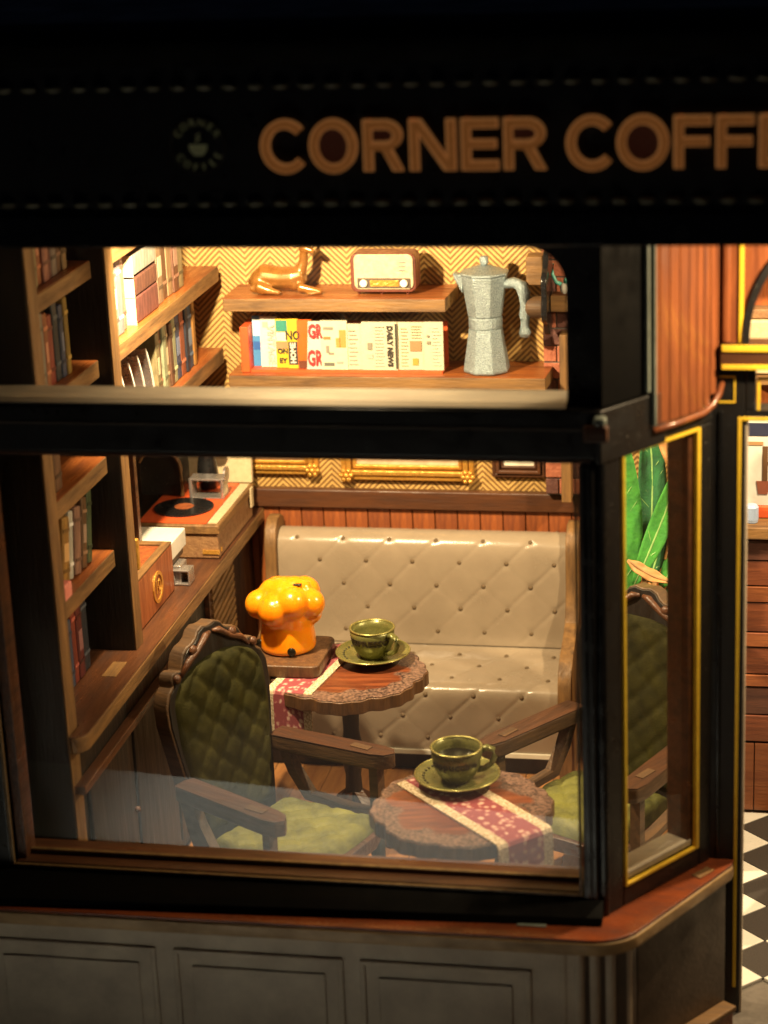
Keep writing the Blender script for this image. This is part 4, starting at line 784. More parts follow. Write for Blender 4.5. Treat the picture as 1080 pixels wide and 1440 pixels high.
# coffee pot
q = thing('moka_pot', 'glittering silver octagonal stovetop coffee pot on the lower shelf', 'coffee pot', (-2.98, 10.55, 4.60))
K = lambda pr: MB().lathe(pr, 8, -2.98, 10.58, True, PI / 8)
obj('base', K([(0.37, 4.602), (0.40, 4.64), (0.40, 4.68), (0.30, 5.36), (0.30, 5.42)]), 'silver', q, bev=0.02)
obj('waist', MB().lathe([(0.275, 5.42), (0.285, 5.46), (0.285, 5.60), (0.275, 5.64)], 24, -2.98, 10.58), 'silver', q, smooth=False)
obj('upper_chamber', K([(0.285, 5.645), (0.30, 5.66), (0.40, 6.36), (0.41, 6.40)]), 'silver', q, bev=0.02)
_mk = q
ld = obj('lid', K([(0.42, 6.402), (0.42, 6.45), (0.12, 6.56), (0.05, 6.57)]), 'silver', q, bev=0.02)
obj('lid_knob', MB().lathe([(0.05, 6.56), (0.07, 6.60), (0.08, 6.66), (0.07, 6.72), (0.03, 6.74)], 14, -2.98, 10.58), 'silver', ld, smooth=True)
obj('spout', MB().prism([(-3.32, 6.40), (-3.50, 6.44), (-3.48, 6.34), (-3.34, 6.05)], 'y', 10.48, 10.68), 'silver', q, bev=0.03)
obj('handle', MB().tube([(-2.64, 10.50, 6.24), (-2.48, 10.48, 6.27), (-2.36, 10.47, 6.22), (-2.31, 10.47, 6.08), (-2.30, 10.47, 5.70), (-2.31, 10.47, 5.36), (-2.32, 10.47, 5.28)], [.085, .10, .11, .11, .105, .105, .08], 10, 1.0), 'silver', q, smooth=True)
_mk.scale = (1.03, 1.0, 0.945)
# brick pillar with hanging fitments
q = thing('brick_pillar', 'red brick pillar with wooden corner post at the wallpaper end', 'pillar', (-1.6, 11.1, 1.9))
obj('mortar', MB().box(-2.03, -1.10, 10.99, YW - 0.004, 2.25, 9.4), 'grout', q)
for r in range(18):
    zz = 2.27 + 0.30 * r; off = 0.0 if r % 2 else -0.24
    for k in range(3):
        a = max(-2.05, -2.05 + off + 0.48 * k); b = min(-1.08, -2.05 + off + 0.48 * (k + 1))
        if b - a > 0.06: obj('brick', MB().box(a + 0.01, b - 0.01, 10.94 + 0.01 * ((r + k) % 3), 10.99, zz + 0.012, zz + 0.288), 'brick_a' if (r * 2 + k) % 3 else 'brick_b', q, bev=0.015)
obj('corner_post', MB().box(-1.72, -1.55, 10.55, 10.93, 2.25, 5.25), 'edge_z', q, bev=0.015)
q = thing('grinder_wheel', 'black scalloped wheel with brown wooden hub beside the coffee pot', 'grinder', (-1.95, 10.7, 5.3))
wp = [(10.70 + (0.62 + 0.05 * math.cos(7 * a)) * math.cos(a), 5.98 + (0.70 + 0.05 * math.cos(7 * a)) * math.sin(a)) for a in [2 * PI * k / 56 for k in range(56)]]
obj('wheel', MB().prism(wp, 'x', -1.96, -1.86), 'black_gloss', q, bev=0.02)
obj('hub', MB().lathe([(0.17, 0), (0.19, 0.04), (0.19, 0.27), (0.16, 0.30)], 24).xf(Matrix.Translation((-1.965, 10.55, 5.74)) @ Matrix.Rotation(-PI / 2, 4, 'Y')), 'chair_edge', q)
obj('hopper', MB().box(-2.26, -1.965, 10.5, 10.9, 6.12, 6.62), 'edge_x', q, bev=0.03)
obj('arm_board', MB().box(-1.855, -1.2, 10.5, 10.9, 5.66, 5.94), 'edge_x', q, bev=0.02)
q = thing('bird_ornament', 'tiny teal and white bird ornament on the short wooden board', 'ornament', (-1.62, 10.6, 5.94))
obj('bird_body', MB().ball((-1.62, 10.6, 6.06), (0.08, 0.09, 0.11), 12, 8), 'white', q, smooth=True)
obj('bird_tail', MB().tube([(-1.66, 10.6, 6.12), (-1.76, 10.6, 6.16), (-1.82, 10.6, 6.30), (-1.80, 10.6, 6.48)], [0.04, 0.035, 0.03, 0.015], 8), 'teal', q, smooth=True)
obj('bird_head', MB().ball((-1.58, 10.58, 6.19), (0.055, 0.055, 0.055), 10, 6), 'teal', q, smooth=True)
# picture frames
def picture(x0, x1, z0, z1, label, fm, wdt, art):
    t = thing('picture_frame', label, 'picture', ((x0 + x1) / 2, YW, z0), group='pictures on the herringbone wall')
    y1 = YW - 0.004
    for k, (ins, yy) in enumerate(((0.0, 0.12), (wdt * 0.35, 0.17), (wdt * 0.75, 0.10))):
        a = ins; b = ins + wdt * (0.33 if k < 2 else 0.25)
        obj('moulding', MB().ring([(x0 + a, z0 + a), (x1 - a, z0 + a), (x1 - a, z1 - a), (x0 + a, z1 - a)], [(x0 + b, z0 + b), (x1 - b, z0 + b), (x1 - b, z1 - b), (x0 + b, z1 - b)], 'y', y1 - yy, y1 - 0.004), fm, t, bev=0.02)
    if fm == 'gilt':
        cm = MB()
        for cx, cz in ((x0 + 0.1, z0 + 0.1), (x1 - 0.1, z0 + 0.1), (x0 + 0.1, z1 - 0.1), (x1 - 0.1, z1 - 0.1)):
            cm = MB()
            for k in range(6): cm.ball((cx + 0.09 * math.cos(k * 1.05), y1 - 0.17, cz + 0.09 * math.sin(k * 1.05)), 0.05, 8, 6)
            cm.ball((cx, y1 - 0.18, cz), 0.06, 8, 6); obj('corner_flower', cm, fm, t, smooth=True)
    obj('canvas', MB().box(x0 + wdt, x1 - wdt, y1 - 0.05, y1 - 0.02, z0 + wdt, z1 - wdt), art, t)
picture(-7.72, -6.20, 2.48, 4.05, 'gilt frame nearest the bookcase on the herringbone wall', 'gilt', 0.26, mat('art_dark', (0.12, 0.06, 0.04), (0.3, 0.2, 0.1), 3, 0.6))
picture(-5.78, -3.36, 2.40, 4.05, 'wide gilt frame in the middle of the herringbone wall', 'gilt', 0.28, mat('art_pale', (0.5, 0.32, 0.2), (0.75, 0.6, 0.4), 3, 0.6))
picture(-3.03, -2.08, 2.50, 4.0, 'small dark wooden frame nearest the brick pillar', 'brown_x', 0.20, 'paper')

# ================================================================== SOFA
sf = thing('tufted_sofa', 'long beige vinyl sofa with button tufting against the back wall', 'sofa', (-4.25, 10.0, FZ))
def smooth_path(pts, n):
    # Catmull-Rom resample with n points
    P = [Vector(p) for p in pts]; P = [2 * P[0] - P[1]] + P + [2 * P[-1] - P[-2]]; out = []
    segs = len(P) - 3
    for i in range(n):
        u = i / (n - 1) * segs; k = min(int(u), segs - 1); t = u - k; a, b, c, d = P[k:k + 4]
        out.append(0.5 * ((2 * b) + (c - a) * t + (2 * a - 5 * b + 4 * c - d) * t * t + (3 * b - a - 3 * c + d) * t ** 3))
    # even spacing
    L = [0]
    for i in range(1, n): L.append(L[-1] + (out[i] - out[i - 1]).length)
    res = []; j = 0
    for i in range(n):
        s = L[-1] * i / (n - 1)
        while j < n - 2 and L[j + 1] < s: j += 1
        f_ = (s - L[j]) / max(1e-9, L[j + 1] - L[j]); res.append(out[j].lerp(out[j + 1], f_))
    return res, L[-1]
BP, BR = 0.845, 0.43      # button pitch along and down the sheet
def buttons_for(L_, v0, x0, x1):
    o = []; r = 0; v = v0
    while v < L_ - 0.05:
        x = x0 + (0.35 if r % 2 else 0.35 + BP / 2)
        while x < x1 - 0.05: o.append((x, v)); x += BP
        v += BR; r += 1
    return o
def tuft_sheet(name, path, x0, x1, v0, cols=210, rows=90, depth=0.017):
    pts, L_ = smooth_path(path, rows); bt = buttons_for(L_, v0, x0, x1); mb = MB(); vs = []; nrm = []
    for j in range(rows):
        t_ = (pts[min(j + 1, rows - 1)] - pts[max(j - 1, 0)]).normalized(); nv = Vector((0, -t_[1], t_[0])); nv = Vector((0, t_[1], -t_[0])); nrm.append(nv)
    for j in range(rows):
        v = L_ * j / (rows - 1)
        for i in range(cols):
            x = x0 + (x1 - x0) * i / (cols - 1)
            wx = 0.022 * mnoise.noise(Vector((x * 1.3, v * 1.3, 3.1))); xw = x + wx; vw = v + 0.02 * mnoise.noise(Vector((x * 1.7, v * 1.7, 9.7)))
            # two families of creases through the buttons
            ph = (xw - x0 - 0.35) / BP; q_ = (vw - v0) / (2 * BR); dv = 0.75 + 0.5 * mnoise.noise(Vector((x * 0.9, v * 2.1, 5.5)))
            c1 = (ph - q_ - 0.5); c2 = (ph + q_ - 0.5)
            d1 = abs(c1 - round(c1)) * BP * 0.71; d2 = abs(c2 - round(c2)) * BP * 0.71
            hgt = depth * (1 - 0.16 * math.exp(-(d1 / 0.05) ** 2) - 0.75 * math.exp(-(d2 / 0.030) ** 2)) - depth
            db = math.hypot(d1, d2); hgt -= depth * 0.9 * math.exp(-(db / 0.075) ** 2)
            ed = min(1.0, min(v, L_ - v) / 0.12); hgt *= ed * dv * (0.35 if v < 0.62 and name == 'backrest' else 1.0); hgt += 0.004 * mnoise.noise(Vector((x * 0.8, v * 0.9, 1.5)))
            p = Vector((x, pts[j][0], pts[j][1])) + nrm[j] * hgt; vs.append(p)
    fs = [(j * cols + i, j * cols + i + 1, (j + 1) * cols + i + 1, (j + 1) * cols + i) for j in range(rows - 1) for i in range(cols - 1)]
    mb.add(vs, fs); o = obj(name, mb, 'vinyl', sf, smooth=True)
    bm_ = None
    for (x, v) in bt:
        j = min(rows - 1, int(round(v / L_ * (rows - 1)))); p = Vector((x, pts[j][0], pts[j][1])) - nrm[j] * 0.035
        if v < 0.08 or v > L_ - 0.08: continue
        if bm_ is None: bm_ = b = obj('button', MB().ball((0, 0, 0), (0.048, 0.048, 0.048), 10, 6), 'vinyl_button', o, local=True, smooth=True)
        else: b = bm_.copy(); C.objects.link(b); b.parent = o
        b.location = p - Vector(sf.location)
    return o
SX0, SX1 = -6.86, -1.66
tuft_sheet('backrest', [(11.08, 1.40), (10.98, 1.56), (10.78, 1.60), (10.58, 1.52), (10.48, 1.32), (10.45, 0.9), (10.45, 0.3), (10.44, -0.2), (10.40, -0.42)], SX0, SX1, 0.20)
tuft_sheet('seat', [(10.47, -0.40), (10.30, -0.50), (9.9, -0.52), (9.3, -0.60), (9.08, -0.66), (8.99, -0.80), (9.02, -1.2), (9.06, -1.55), (9.10, -1.90)], SX0, SX1, 0.32)
obj('frame_core', MB().prism([(11.15, 1.35), (10.7, 1.35), (10.6, 0.8), (10.6, -0.62), (9.35, -0.78), (9.2, -1.0), (9.25, FZ), (11.15, FZ)], 'x', SX0 + 0.02, SX1 - 0.02), 'dark', sf)
obj('base_trim', MB().box(SX0, SX1, 9.06, 9.12, -1.98, -1.90), 'paper', sf)
side = [(11.15, FZ), (8.98, FZ), (8.94, -1.4), (8.88, -0.9), (8.90, -0.55), (9.02, -0.30), (9.3, -0.10), (9.75, 0.02), (10.12, 0.18), (10.30, 0.55), (10.35, 1.0), (10.34, 1.35), (10.44, 1.66), (10.65, 1.82), (10.9, 1.82), (11.1, 1.72), (11.15, 1.6)]
for xa_, xb_ in ((SX0 - 0.22, SX0 - 0.012), (SX1 + 0.012, SX1 + 0.25)):
    obj('side_panel', MB().prism(side, 'x', xa_, xb_), 'edge_z', sf, bev=0.02)

# ================================================================== TABLES, RUNNERS, CUPS
def cafe_table(loc, label, rz):
    t = thing('cafe_table', label, 'table', (loc[0], loc[1], FZ), rz, group='small scalloped tables')
    R0 = 1.30; zt = 0.5 - FZ
    out = []
    for k in range(120):
        a = 2 * PI * k / 120; s = abs(math.cos(4 * a)); r = R0 * (0.93 + 0.07 * s ** 0.6) + 0.018 * math.cos(24 * a)
        out.append((r * math.cos(a), r * math.sin(a)))
    tt = obj('table_top', MB().prism(out, 'z', zt - 0.24, zt - 0.012), 'table_edge', t, local=True, bev=0.02)
    obj('top_veneer', MB().prism([(x * 0.985, y * 0.985) for x, y in out], 'z', zt - 0.011, zt), 'table_top', tt, local=True)
    obj('pedestal', MB().lathe([(0.28, 0.3), (0.16, 0.5), (0.13, 1.0), (0.2, 1.4), (0.13, 1.8), (0.16, zt - 0.4), (0.34, zt - 0.245)], 20), 'dark', t, local=True, smooth=True)
    for k in range(4):
        lg = MB().prism([(0.1, 0.75), (0.35, 0.55), (0.7, 0.12), (1.0, 0.0), (0.78, 0.0), (0.45, 0.2), (0.1, 0.4)], 'y', -0.09, 0.09).xf(Matrix.Rotation(PI / 4 + k * PI / 2, 4, 'Z'))
        obj('leg', lg, 'brown_x', t, local=True, bev=0.01)
    for k in range(4):
        br_ = MB().prism([(0.12, zt - 0.7), (0.95, zt - 0.245), (0.12, zt - 0.245)], 'y', -0.07, 0.07).xf(Matrix.Rotation(k * PI / 2, 4, 'Z'))
        obj('brace', br_, 'dark', t, local=True)
    return t
cafe_table((-2.20, 2.08), 'scalloped wooden table nearest the window with runner hanging forward', 0.25)
cafe_table((-4.83, 6.82), 'scalloped wooden table before the sofa with orange ornament', 0.1)
def runner(label, path, width, along):
    # path: list of 3D centre points; width direction horizontal, perpendicular to along
    a = Vector(along).normalized(); wd = Vector((-a.y, a.x, 0)); mb = MB(); vs = []; uv = []; s = 0.0; th = 0.022; n = 9
    P = [Vector(p) for p in path]; pts, L_ = None, 0
    for k, p in enumerate(P):
        if k: s += (p - P[k - 1]).length
        for j in range(n):
            f_ = j / (n - 1); q_ = p + wd * (f_ - 0.5) * width; vs.append(q_); uv.append((s, f_ * 1.0))
    fs = [(k * n + j, k * n + j + 1, (k + 1) * n + j + 1, (k + 1) * n + j) for k in range(len(P) - 1) for j in range(n - 1)]
    mb.add(vs, fs); mb.uv = uv
    o = obj('table_runner', mb, 'runner'); so = o.modifiers.new('s', 'SOLIDIFY'); so.thickness = th; so.offset = 0
    return tag(o, label, 'table runner', 'crimson table runners')
zt = 0.5 + 0.016
a1 = Vector((0.70, -0.714, 0)); c1 = Vector((-2.14, 2.06, zt)) + Vector((0.05, 0.05, 0)); path = []
for k in range(15): path.append(c1 + a1 * (-1.18 + 2.42 * k / 14))
e1 = path[-1]
for dx, dz_ in ((0.04, -0.015), (0.065, -0.06), (0.075, -0.2), (0.08, -0.5), (0.085, -0.9)): path.append(Vector((e1.x, e1.y, zt)) + a1 * dx + Vector((0, 0, dz_)))
runner('crimson and cream patterned runner hanging off the table nearest the window', path, 0.92, a1)
a2 = Vector((-0.17, -0.985, 0)); c2 = Vector((-5.42, 6.9, zt)); path = []
for k in range(13): path.append(c2 + a2 * (-1.02 + 2.06 * k / 12))
e1 = path[-1]
for dx, dz_ in ((0.04, -0.015), (0.06, -0.06), (0.07, -0.2), (0.075, -0.5), (0.08, -0.75)): path.append(Vector((e1.x, e1.y, zt)) + a2 * dx + Vector((0, 0, dz_)))
runner('crimson and cream patterned runner on the table before the sofa', path, 0.80, a2)

def cup_set(x, y, z, rz, words, l1, l2, fill):
    s = thing('saucer', l1, 'saucer', (x, y, z), group='bronze saucers')
    obj('dish', MB().lathe([(0.0, 0.03), (0.28, 0.0), (0.30, 0.0), (0.34, 0.03), (0.60, 0.14), (0.615, 0.155), (0.60, 0.165), (0.36, 0.07), (0.0, 0.06)], 48, cap=False), 'bronze', s, local=True, smooth=True)
    obj('dish_rim', MB().lathe([(0.598, 0.150), (0.618, 0.145), (0.625, 0.158), (0.612, 0.170), (0.596, 0.166)] + [(0.598, 0.150)], 48, cap=False), 'bronze_rim', s, local=True, smooth=True)
    for k in range(10):
        a = 2.2 + k * 0.18; r0 = 0.49; zz = 0.118
        obj('dish_mark', MB().ball((r0 * math.cos(a), r0 * math.sin(a), zz + 0.008), (0.022, 0.022, 0.012), 6, 4), 'dark_print', s, local=True)
    c = thing('coffee_cup', l2, 'cup', (x, y, z + 0.062), rz, group='bronze coffee cups')
    pr = [(0.0, 0.03), (0.15, 0.0), (0.20, 0.0), (0.22, 0.03), (0.27, 0.09), (0.335, 0.22), (0.365, 0.38), (0.372, 0.50), (0.345, 0.50), (0.335, 0.38), (0.30, 0.22), (0.22, 0.08), (0.0, 0.06)]
    obj('bowl', MB().lathe(pr, 48, cap=False), 'bronze', c, local=True, smooth=True)
    obj('rim', MB().lathe([(0.342, 0.498), (0.375, 0.492), (0.384, 0.505), (0.37, 0.520), (0.345, 0.515), (0.342, 0.498)], 48, cap=False), 'bronze_rim', c, local=True, smooth=True)
    if fill: obj('coffee', MB().lathe([(0.0, 0.34), (0.326, 0.34)], 40, cap=False), 'coffee', c, local=True)
    obj('handle', MB().tube([(0.345, 0, 0.43), (0.44, 0, 0.46), (0.53, 0, 0.42), (0.55, 0, 0.32), (0.50, 0, 0.20), (0.40, 0, 0.14), (0.29, 0, 0.13)], [.05, .048, .045, .043, .042, .042, .05], 10, 1.25), 'bronze', c, local=True, smooth=True)
    tm = text_mesh(words, 0.17, 0.006, 0.004); vv = []
    fa = -PI / 2 + 0.02 - rz      # text faces the window
    for p in tm.v:
        zz = 0.33 + p[1] * 0.95; r = 0.338 + (zz - 0.22) * 0.185 + 0.008 + p[2]; a = fa + p[0] / 0.36 * 1.0; vv.append((r * math.cos(a), r * math.sin(a), zz))
    tm.v = vv; obj('cup_lettering', tm, 'dark_print', c, local=True)
cup_set(-2.36, 2.72, 0.54, 0.28, 'cappuccino', 'bronze saucer on the table nearest the window', 'bronze green coffee cup on the table nearest the window', True)
cup_set(-4.50, 7.28, 0.53, -0.55, 'ESPRESSO', 'bronze saucer on the table before the sofa', 'bronze green coffee cup beside the orange ornament', False)
# board and orange ornament
q = tag(obj('wooden_board', MB().prism(rrect(-6.55, -5.22, 6.35, 7.75, 0.16), 'z', 0.53, 0.74), 'table_edge', bev=0.03), 'small square wooden board under the orange ornament', 'board')
q = thing('orange_ornament', 'glossy orange bobbly topped ornament with black dots on table', 'ornament', (-5.90, 7.15, 0.742))
m_ = MB().lathe([(0.0, 0.0), (0.42, 0.0), (0.47, 0.04), (0.46, 0.25), (0.43, 0.45), (0.46, 0.62), (0.3, 0.8), (0.0, 0.85)], 32, cap=False)
for c_, r_ in (((0, 0, .78), .46), ((-.42, -.12, .80), .25), ((.43, -.06, .82), .25), ((-.12, -.36, .78), .27), ((.18, -.30, .90), .27), ((-.2, .30, .86), .28), ((.25, .28, .88), .28), ((.16, .0, 1.02), .24), ((-.22, -.02, .98), .23), ((-.02, -.18, 1.0), .20), ((.40, .05, .62), .20), ((-.40, .1, .62), .18), ((.30, -.02, 1.06), .16)): m_.ball(c_, r_, 14, 10)
b_ = obj('body', m_, 'orange', q, local=True); rm = b_.modifiers.new('r', 'REMESH'); rm.mode = 'VOXEL'; rm.voxel_size = 0.03; rm.use_smooth_shade = True; sm = b_.modifiers.new('s', 'SMOOTH'); sm.iterations = 10
for p_, r_ in (((0.16, -0.445, 0.10), 0.075), ((-0.42, -0.20, 0.14), 0.075), ((0.17, -0.50, 0.98), 0.05)): obj('dot', MB().ball(p_, (r_, 0.04, r_), 12, 8), 'coffee', q, local=True, smooth=True)
obj('slit', MB().box(0.18, 0.32, -0.20, -0.12, 1.165, 1.19), 'coffee', q, local=True, bev=0.01)

# ================================================================== ARMCHAIRS
def armchair(loc, rz, label):
    t = thing('armchair', label, 'armchair', (loc[0], loc[1], FZ), rz, group='green tufted armchairs')
    W = 1.16
    # back plate outline in (y, z): waisted, with a carved scalloped crest
    half = [(0.80, 0.9), (0.92, 1.5), (1.0, 2.1), (1.12, 2.8), (1.20, 3.3), (1.19, 3.62), (1.10, 3.80), (0.98, 3.88), (0.99, 3.98), (0.94, 4.06), (0.84, 4.08), (0.76, 4.05), (0.72, 4.16), (0.66, 4.28), (0.55, 4.36), (0.42, 4.39), (0.33, 4.44), (0.26, 4.53), (0.14, 4.58), (0.04, 4.56)]
    poly = half + [(-y, z) for y, z in half[::-1]]
    def lean(mb, x0=0.0):   # lean the back plate a little
        return mb.xf(Matrix.Translation((x0, 0, 0)) @ Matrix.Rotation(math.radians(-7), 4, 'Y') @ Matrix.Translation((0, 0, 0)))
    bp = obj('back_plate', lean(MB().prism(poly, 'x', -0.14, 0.14), 0.30), 'chair_edge', t, local=True, bev=0.025)
    obj('back_face', lean(MB().prism([(y * 0.965, 0.9 + (z - 0.9) * 0.992) for y, z in poly], 'x', 0.142, 0.165), 0.30), 'dark', bp, local=True, bev=0.01)
    for s in (-1, 1):
        for y, z, r in ((0.90, 3.98, 0.075), (0.46, 4.28, 0.085)): obj('scroll', lean(MB().ball((0.18, s * y, z), (0.05, r, r), 12, 8), 0.30), 'brown_x', bp, local=True, smooth=True)
        obj('crest_leaf', lean(MB().tube([(0.17, s * 0.80, 3.98), (0.19, s * 0.62, 4.15), (0.19, s * 0.40, 4.24), (0.19, s * 0.15, 4.42), (0.17, s * 0.03, 4.44)], [0.03, 0.055, 0.045, 0.06, 0.03], 8), 0.30), 'brown_x', bp, local=True, smooth=True)
    # tufted pad as a height field
    n, m_n = 46, 70; vs = []; ids = {}; mb = MB()
    def pw(z):
        for (y0, z0), (y1, z1) in zip(half[:6], half[1:7]):
            if z0 <= z <= z1: return y0 + (y1 - y0) * (z - z0) / (z1 - z0)
        return 0.9
    for j in range(m_n + 1):
        v = j / m_n; z = 1.42 + v * 2.68
        wv = min(pw(min(z, 3.6)) - 0.10, 1.04); wv *= math.sqrt(max(0.0, 1 - max(0.0, (z - 3.45) / 0.66) ** 2.4)) if z > 3.45 else 1
        for i in range(n + 1):
            u = i / n * 2 - 1; y = u * max(wv, 0.02)
            e = min(1.0, (1 - abs(u)) / 0.16, v / 0.05, (1 - v) / 0.05); h0 = 0.10 * math.sqrt(max(0, e))
            y_, z_ = y + 0.05 * mnoise.noise(Vector((y * 2, z * 2, 1))), z + 0.05 * mnoise.noise(Vector((y * 2, z * 2, 7))); p_ = (y_ / 0.56 + z_ / 0.56); q2 = (y_ / 0.56 - z_ / 0.56)
            d1 = abs(p_ - round(p_)); d2 = abs(q2 - round(q2)); dd_ = 0.024 * math.exp(-(d1 / 0.15) ** 2) + 0.024 * math.exp(-(d2 / 0.15) ** 2)
            vs.append((0.165 + h0 - dd_ * e, y, z))
    fs = [(j * (n + 1) + i, j * (n + 1) + i + 1, (j + 1) * (n + 1) + i + 1, (j + 1) * (n + 1) + i) for j in range(m_n) for i in range(n)]
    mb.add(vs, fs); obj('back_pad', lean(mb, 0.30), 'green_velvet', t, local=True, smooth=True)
    # seat
    obj('seat_frame', MB().prism([(0.35, -0.98), (2.15, -1.18), (2.32, -0.8), (2.38, 0), (2.32, 0.8), (2.15, 1.18), (0.35, 0.98)], 'z', 1.02, 1.26), 'chair_wood', t, local=True, bev=0.03)
    n = 44; vs = []; mb = MB()
    for j in range(n + 1):
        for i in range(n + 1):
            u, v = i / n * 2 - 1, j / n
            x = 0.42 + v * 1.86 - 0.10 * u * u * v; y = u * (0.92 + 0.18 * v)
            e = min(1.0, (1 - abs(u)) / 0.12, v / 0.08, (1 - v) / 0.08); h0 = 0.22 * math.sqrt(max(0, e))
            p_ = (y / 0.46 + x / 0.46); q2 = (y / 0.46 - x / 0.46); d1 = abs(p_ - round(p_)); d2 = abs(q2 - round(q2))
            vs.append((x, y, 1.265 + h0 - (0.03 * math.exp(-(d1 / 0.12) ** 2) + 0.03 * math.exp(-(d2 / 0.12) ** 2)) * e))
    mb.add(vs, [(j * (n + 1) + i, j * (n + 1) + i + 1, (j + 1) * (n + 1) + i + 1, (j + 1) * (n + 1) + i) for j in range(n) for i in range(n)])
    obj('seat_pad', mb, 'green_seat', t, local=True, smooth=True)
    for s in (-1, 1):
        yb, yf = s * 1.10, s * 1.36     # arms splay slightly outwards
        def apt(x, y_in): return (x, yb + (yf - yb) * x / 2.3 + y_in)
        arm = [apt(0.15, -0.19), apt(2.0, -0.19), apt(2.22, -0.14), apt(2.32, 0.0), apt(2.22, 0.14), apt(2.0, 0.19), apt(0.15, 0.19)]
        ao = obj('armrest', MB().prism(arm, 'z', 2.16, 2.40), 'chair_edge', t, local=True, bev=0.03)
        obj('armrest_face', MB().prism([(x - 0.006, y * 0.999) for x, y in arm], 'z', 2.402, 2.412), 'chair_wood', ao, local=True)
        cx, cy = apt(1.72, 0); obj('tenon', MB().box(cx - 0.17, cx + 0.17, cy - 0.07, cy + 0.07, 2.413, 2.425), 'chair_edge', ao, local=True)
        # side frame: plate with an opening, standing under the arm
        def sp(x, z, w_): X, Y = apt(x, 0); return [(X, Y - w_, z), (X, Y + w_, z)]
        outer = [(0.25, 2.15), (0.42, 1.75), (0.70, 1.34), (1.5, 1.26), (2.05, 1.26), (2.05, 2.15)]; inner = [(0.42, 2.10), (0.55, 1.82), (0.80, 1.45), (1.5, 1.38), (1.90, 1.38), (1.90, 2.10)]
        ov = []; fs = []; k_ = len(outer)
        for w_ in (-0.09, 0.09):
            for x, z in outer + inner: X, Y = apt(x, w_); ov.append((X, Y, z))
        for i in range(k_):
            j = (i + 1) % k_; a, b, c, d = i, j, k_ + j, k_ + i; o2 = 2 * k_
            fs += [(a, b, c, d), (a + o2, d + o2, c + o2, b + o2), (a, a + o2, b + o2, b), (d, c, c + o2, d + o2)]
        obj('side_frame', MB().add(ov, fs), 'chair_edge', t, local=True)
        for x, dx in ((0.45, -0.22), (2.0, 0.14)):
            X, Y = apt(x, -s * 0.14); obj('leg', MB().tube([(X, Y, 1.05), (X + dx * 0.3, Y + s * 0.02, 0.6), (X + dx, Y + s * 0.06, 0.0)], [0.15, 0.11, 0.09], 8), 'dark', t, local=True, smooth=True)
    return t
armchair((-6.34, 4.40), math.radians(-25), 'green tufted armchair with carved crest beside the sideboard')
armchair((-0.05, 6.45), math.radians(-120), 'green tufted armchair behind the angled window before the plant')

# ================================================================== PLANT
pt = thing('potted_plant', 'broad leaved green plant with dry brown leaves behind the armchair', 'plant', (0.05, 8.2, FZ))
obj('pot', MB().lathe([(0.5, FZ), (0.62, FZ + 0.3), (0.70, FZ + 1.5), (0.74, FZ + 1.6), (0.66, FZ + 1.6), (0.62, FZ + 1.45)], 28, 0.05, 8.2, cap=False), 'pot', pt, smooth=True)
obj('soil', MB().lathe([(0.0, FZ + 1.45), (0.63, FZ + 1.45)], 24, 0.05, 8.2, cap=False), 'dark', pt)
obj('stem', MB().tube([(0.05, 8.2, FZ + 1.4), (0.0, 8.15, 0.8), (0.05, 8.1, 2.0)], [0.12, 0.10, 0.07], 8), 'dry_leaf', pt, smooth=True)

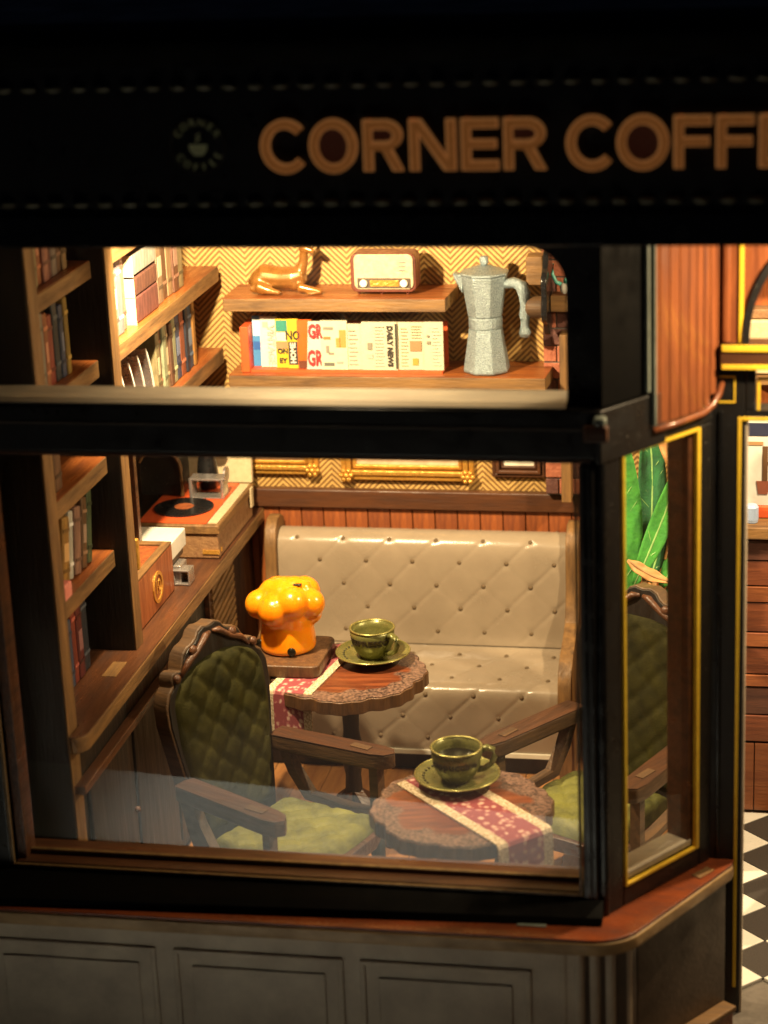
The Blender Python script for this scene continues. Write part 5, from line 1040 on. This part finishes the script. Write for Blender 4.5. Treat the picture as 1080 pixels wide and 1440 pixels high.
def leaf(base, tip, width, bend, m, roll=0.0, wave=0.02):
    b, t = Vector(base), Vector(tip); ax = t - b; side_ = ax.cross(Vector((0.15, -1, 0.1))).normalized(); nr = side_.cross(ax).normalized()
    side_, nr = side_ * math.cos(roll) + nr * math.sin(roll), nr * math.cos(roll) - side_ * math.sin(roll); vs = []; n = 22; cols = [-1, -0.75, -0.5, -0.25, 0, 0.25, 0.5, 0.75, 1]
    def cen(u): return b + ax * u + nr * bend * math.sin(PI * u * 0.9) + side_ * 0.25 * width * math.sin(PI * u)
    def wid(u): return width * max(0.02, math.sin(PI * min(1, u * 0.95 + 0.05)) ** 0.8) * (1 - 0.3 * u)
    for i in range(n + 1):
        u = i / n
        for j in cols: vs.append(cen(u) + side_ * wid(u) * j - nr * (0.16 * wid(u) * (1 - abs(j)) ** 0.6) + nr * wave * math.sin(u * 17 + j * 2.2) * abs(j))
    k = len(cols); fs = [(i * k + j, i * k + j + 1, (i + 1) * k + j + 1, (i + 1) * k + j) for i in range(n) for j in range(k - 1)]
    o = obj('leaf', MB().add(vs, fs), m, pt, smooth=True); so = o.modifiers.new('s', 'SOLIDIFY'); so.thickness = 0.015
    vein = 'leaf_vein' if m != 'dry_leaf' else 'dry_vein'
    obj('midrib', MB().tube([cen(i / 10) - nr * (0.16 * wid(i / 10) + 0.0) for i in range(11)], [0.022] * 10 + [0.006], 6), vein, o, smooth=True)
    if m != 'dry_leaf':
        vm = MB()
        for i in range(2, 10):
            u = i / 11
            for sg in (-1, 1):
                p0 = cen(u) - nr * 0.16 * wid(u); p1 = cen(min(1, u + 0.09)) + side_ * wid(min(1, u + 0.09)) * 0.8 * sg - nr * (0.05 * wid(u)); vm.tube([p0, p0.lerp(p1, 0.5) + nr * 0.004, p1], [0.008, 0.006, 0.003], 4)
        obj('side_veins', vm, vein, o)
M['dry_vein'] = mat('dry_vein', (0.36, 0.2, 0.08), None, 5, 0.6)
leaf((-0.42, 7.5, 1.2), (-0.48, 7.35, 4.9), 0.36, -0.25, 'leaf_a')
leaf((-0.20, 7.45, 1.9), (0.62, 7.3, 4.25), 0.21, -0.18, 'leaf_a', 0.15)
leaf((0.02, 7.9, 2.3), (-0.02, 7.9, 4.75), 0.27, -0.15, 'leaf_b')
leaf((0.22, 7.55, 1.85), (0.72, 7.45, 3.15), 0.22, -0.12, 'leaf_a', 0.3)
leaf((0.02, 7.6, 1.9), (0.28, 7.55, 3.0), 0.16, -0.1, 'leaf_b')
leaf((0.30, 7.7, 1.5), (0.82, 7.7, 2.55), 0.24, -0.1, 'leaf_b')
leaf((-0.2, 7.8, 1.2), (-0.9, 8.0, 3.1), 0.24, -0.2, 'leaf_b')
leaf((0.30, 7.75, 4.75), (0.40, 7.7, 3.7), 0.17, -0.05, 'dry_leaf')
leaf((-0.30, 7.35, 2.36), (0.46, 7.25, 2.04), 0.13, -0.05, 'dry_leaf', 0.7)
leaf((0.05, 7.45, 1.0), (-0.08, 7.4, 2.1), 0.11, -0.05, 'dry_leaf', 0.4)
leaf((0.55, 7.7, 0.9), (0.66, 7.6, 2.3), 0.17, -0.05, 'dry_leaf')
leaf((0.40, 7.8, 2.6), (0.70, 7.75, 4.6), 0.18, -0.15, 'leaf_b')
fern = thing('dry_fern_frond', 'pale brown toothed dry frond leaning behind the green leaves', 'frond', (0.35, 7.6, 2.2))
fm = MB(); f0, f1 = Vector((0.28, 7.62, 2.3)), Vector((0.74, 7.55, 4.6))
obj('stalk', MB().tube([f0.lerp(f1, i / 8) for i in range(9)], [0.025] * 8 + [0.008], 6), 'dry_leaf', fern)
for i in range(26):
    p = f0.lerp(f1, (i + 1) / 27)
    obj('tooth', MB().tube([p, p + Vector((0.20, -0.02, 0.09)), p + Vector((0.26, -0.02, 0.16))], [0.022, 0.016, 0.005], 5), 'kneewall', fern)
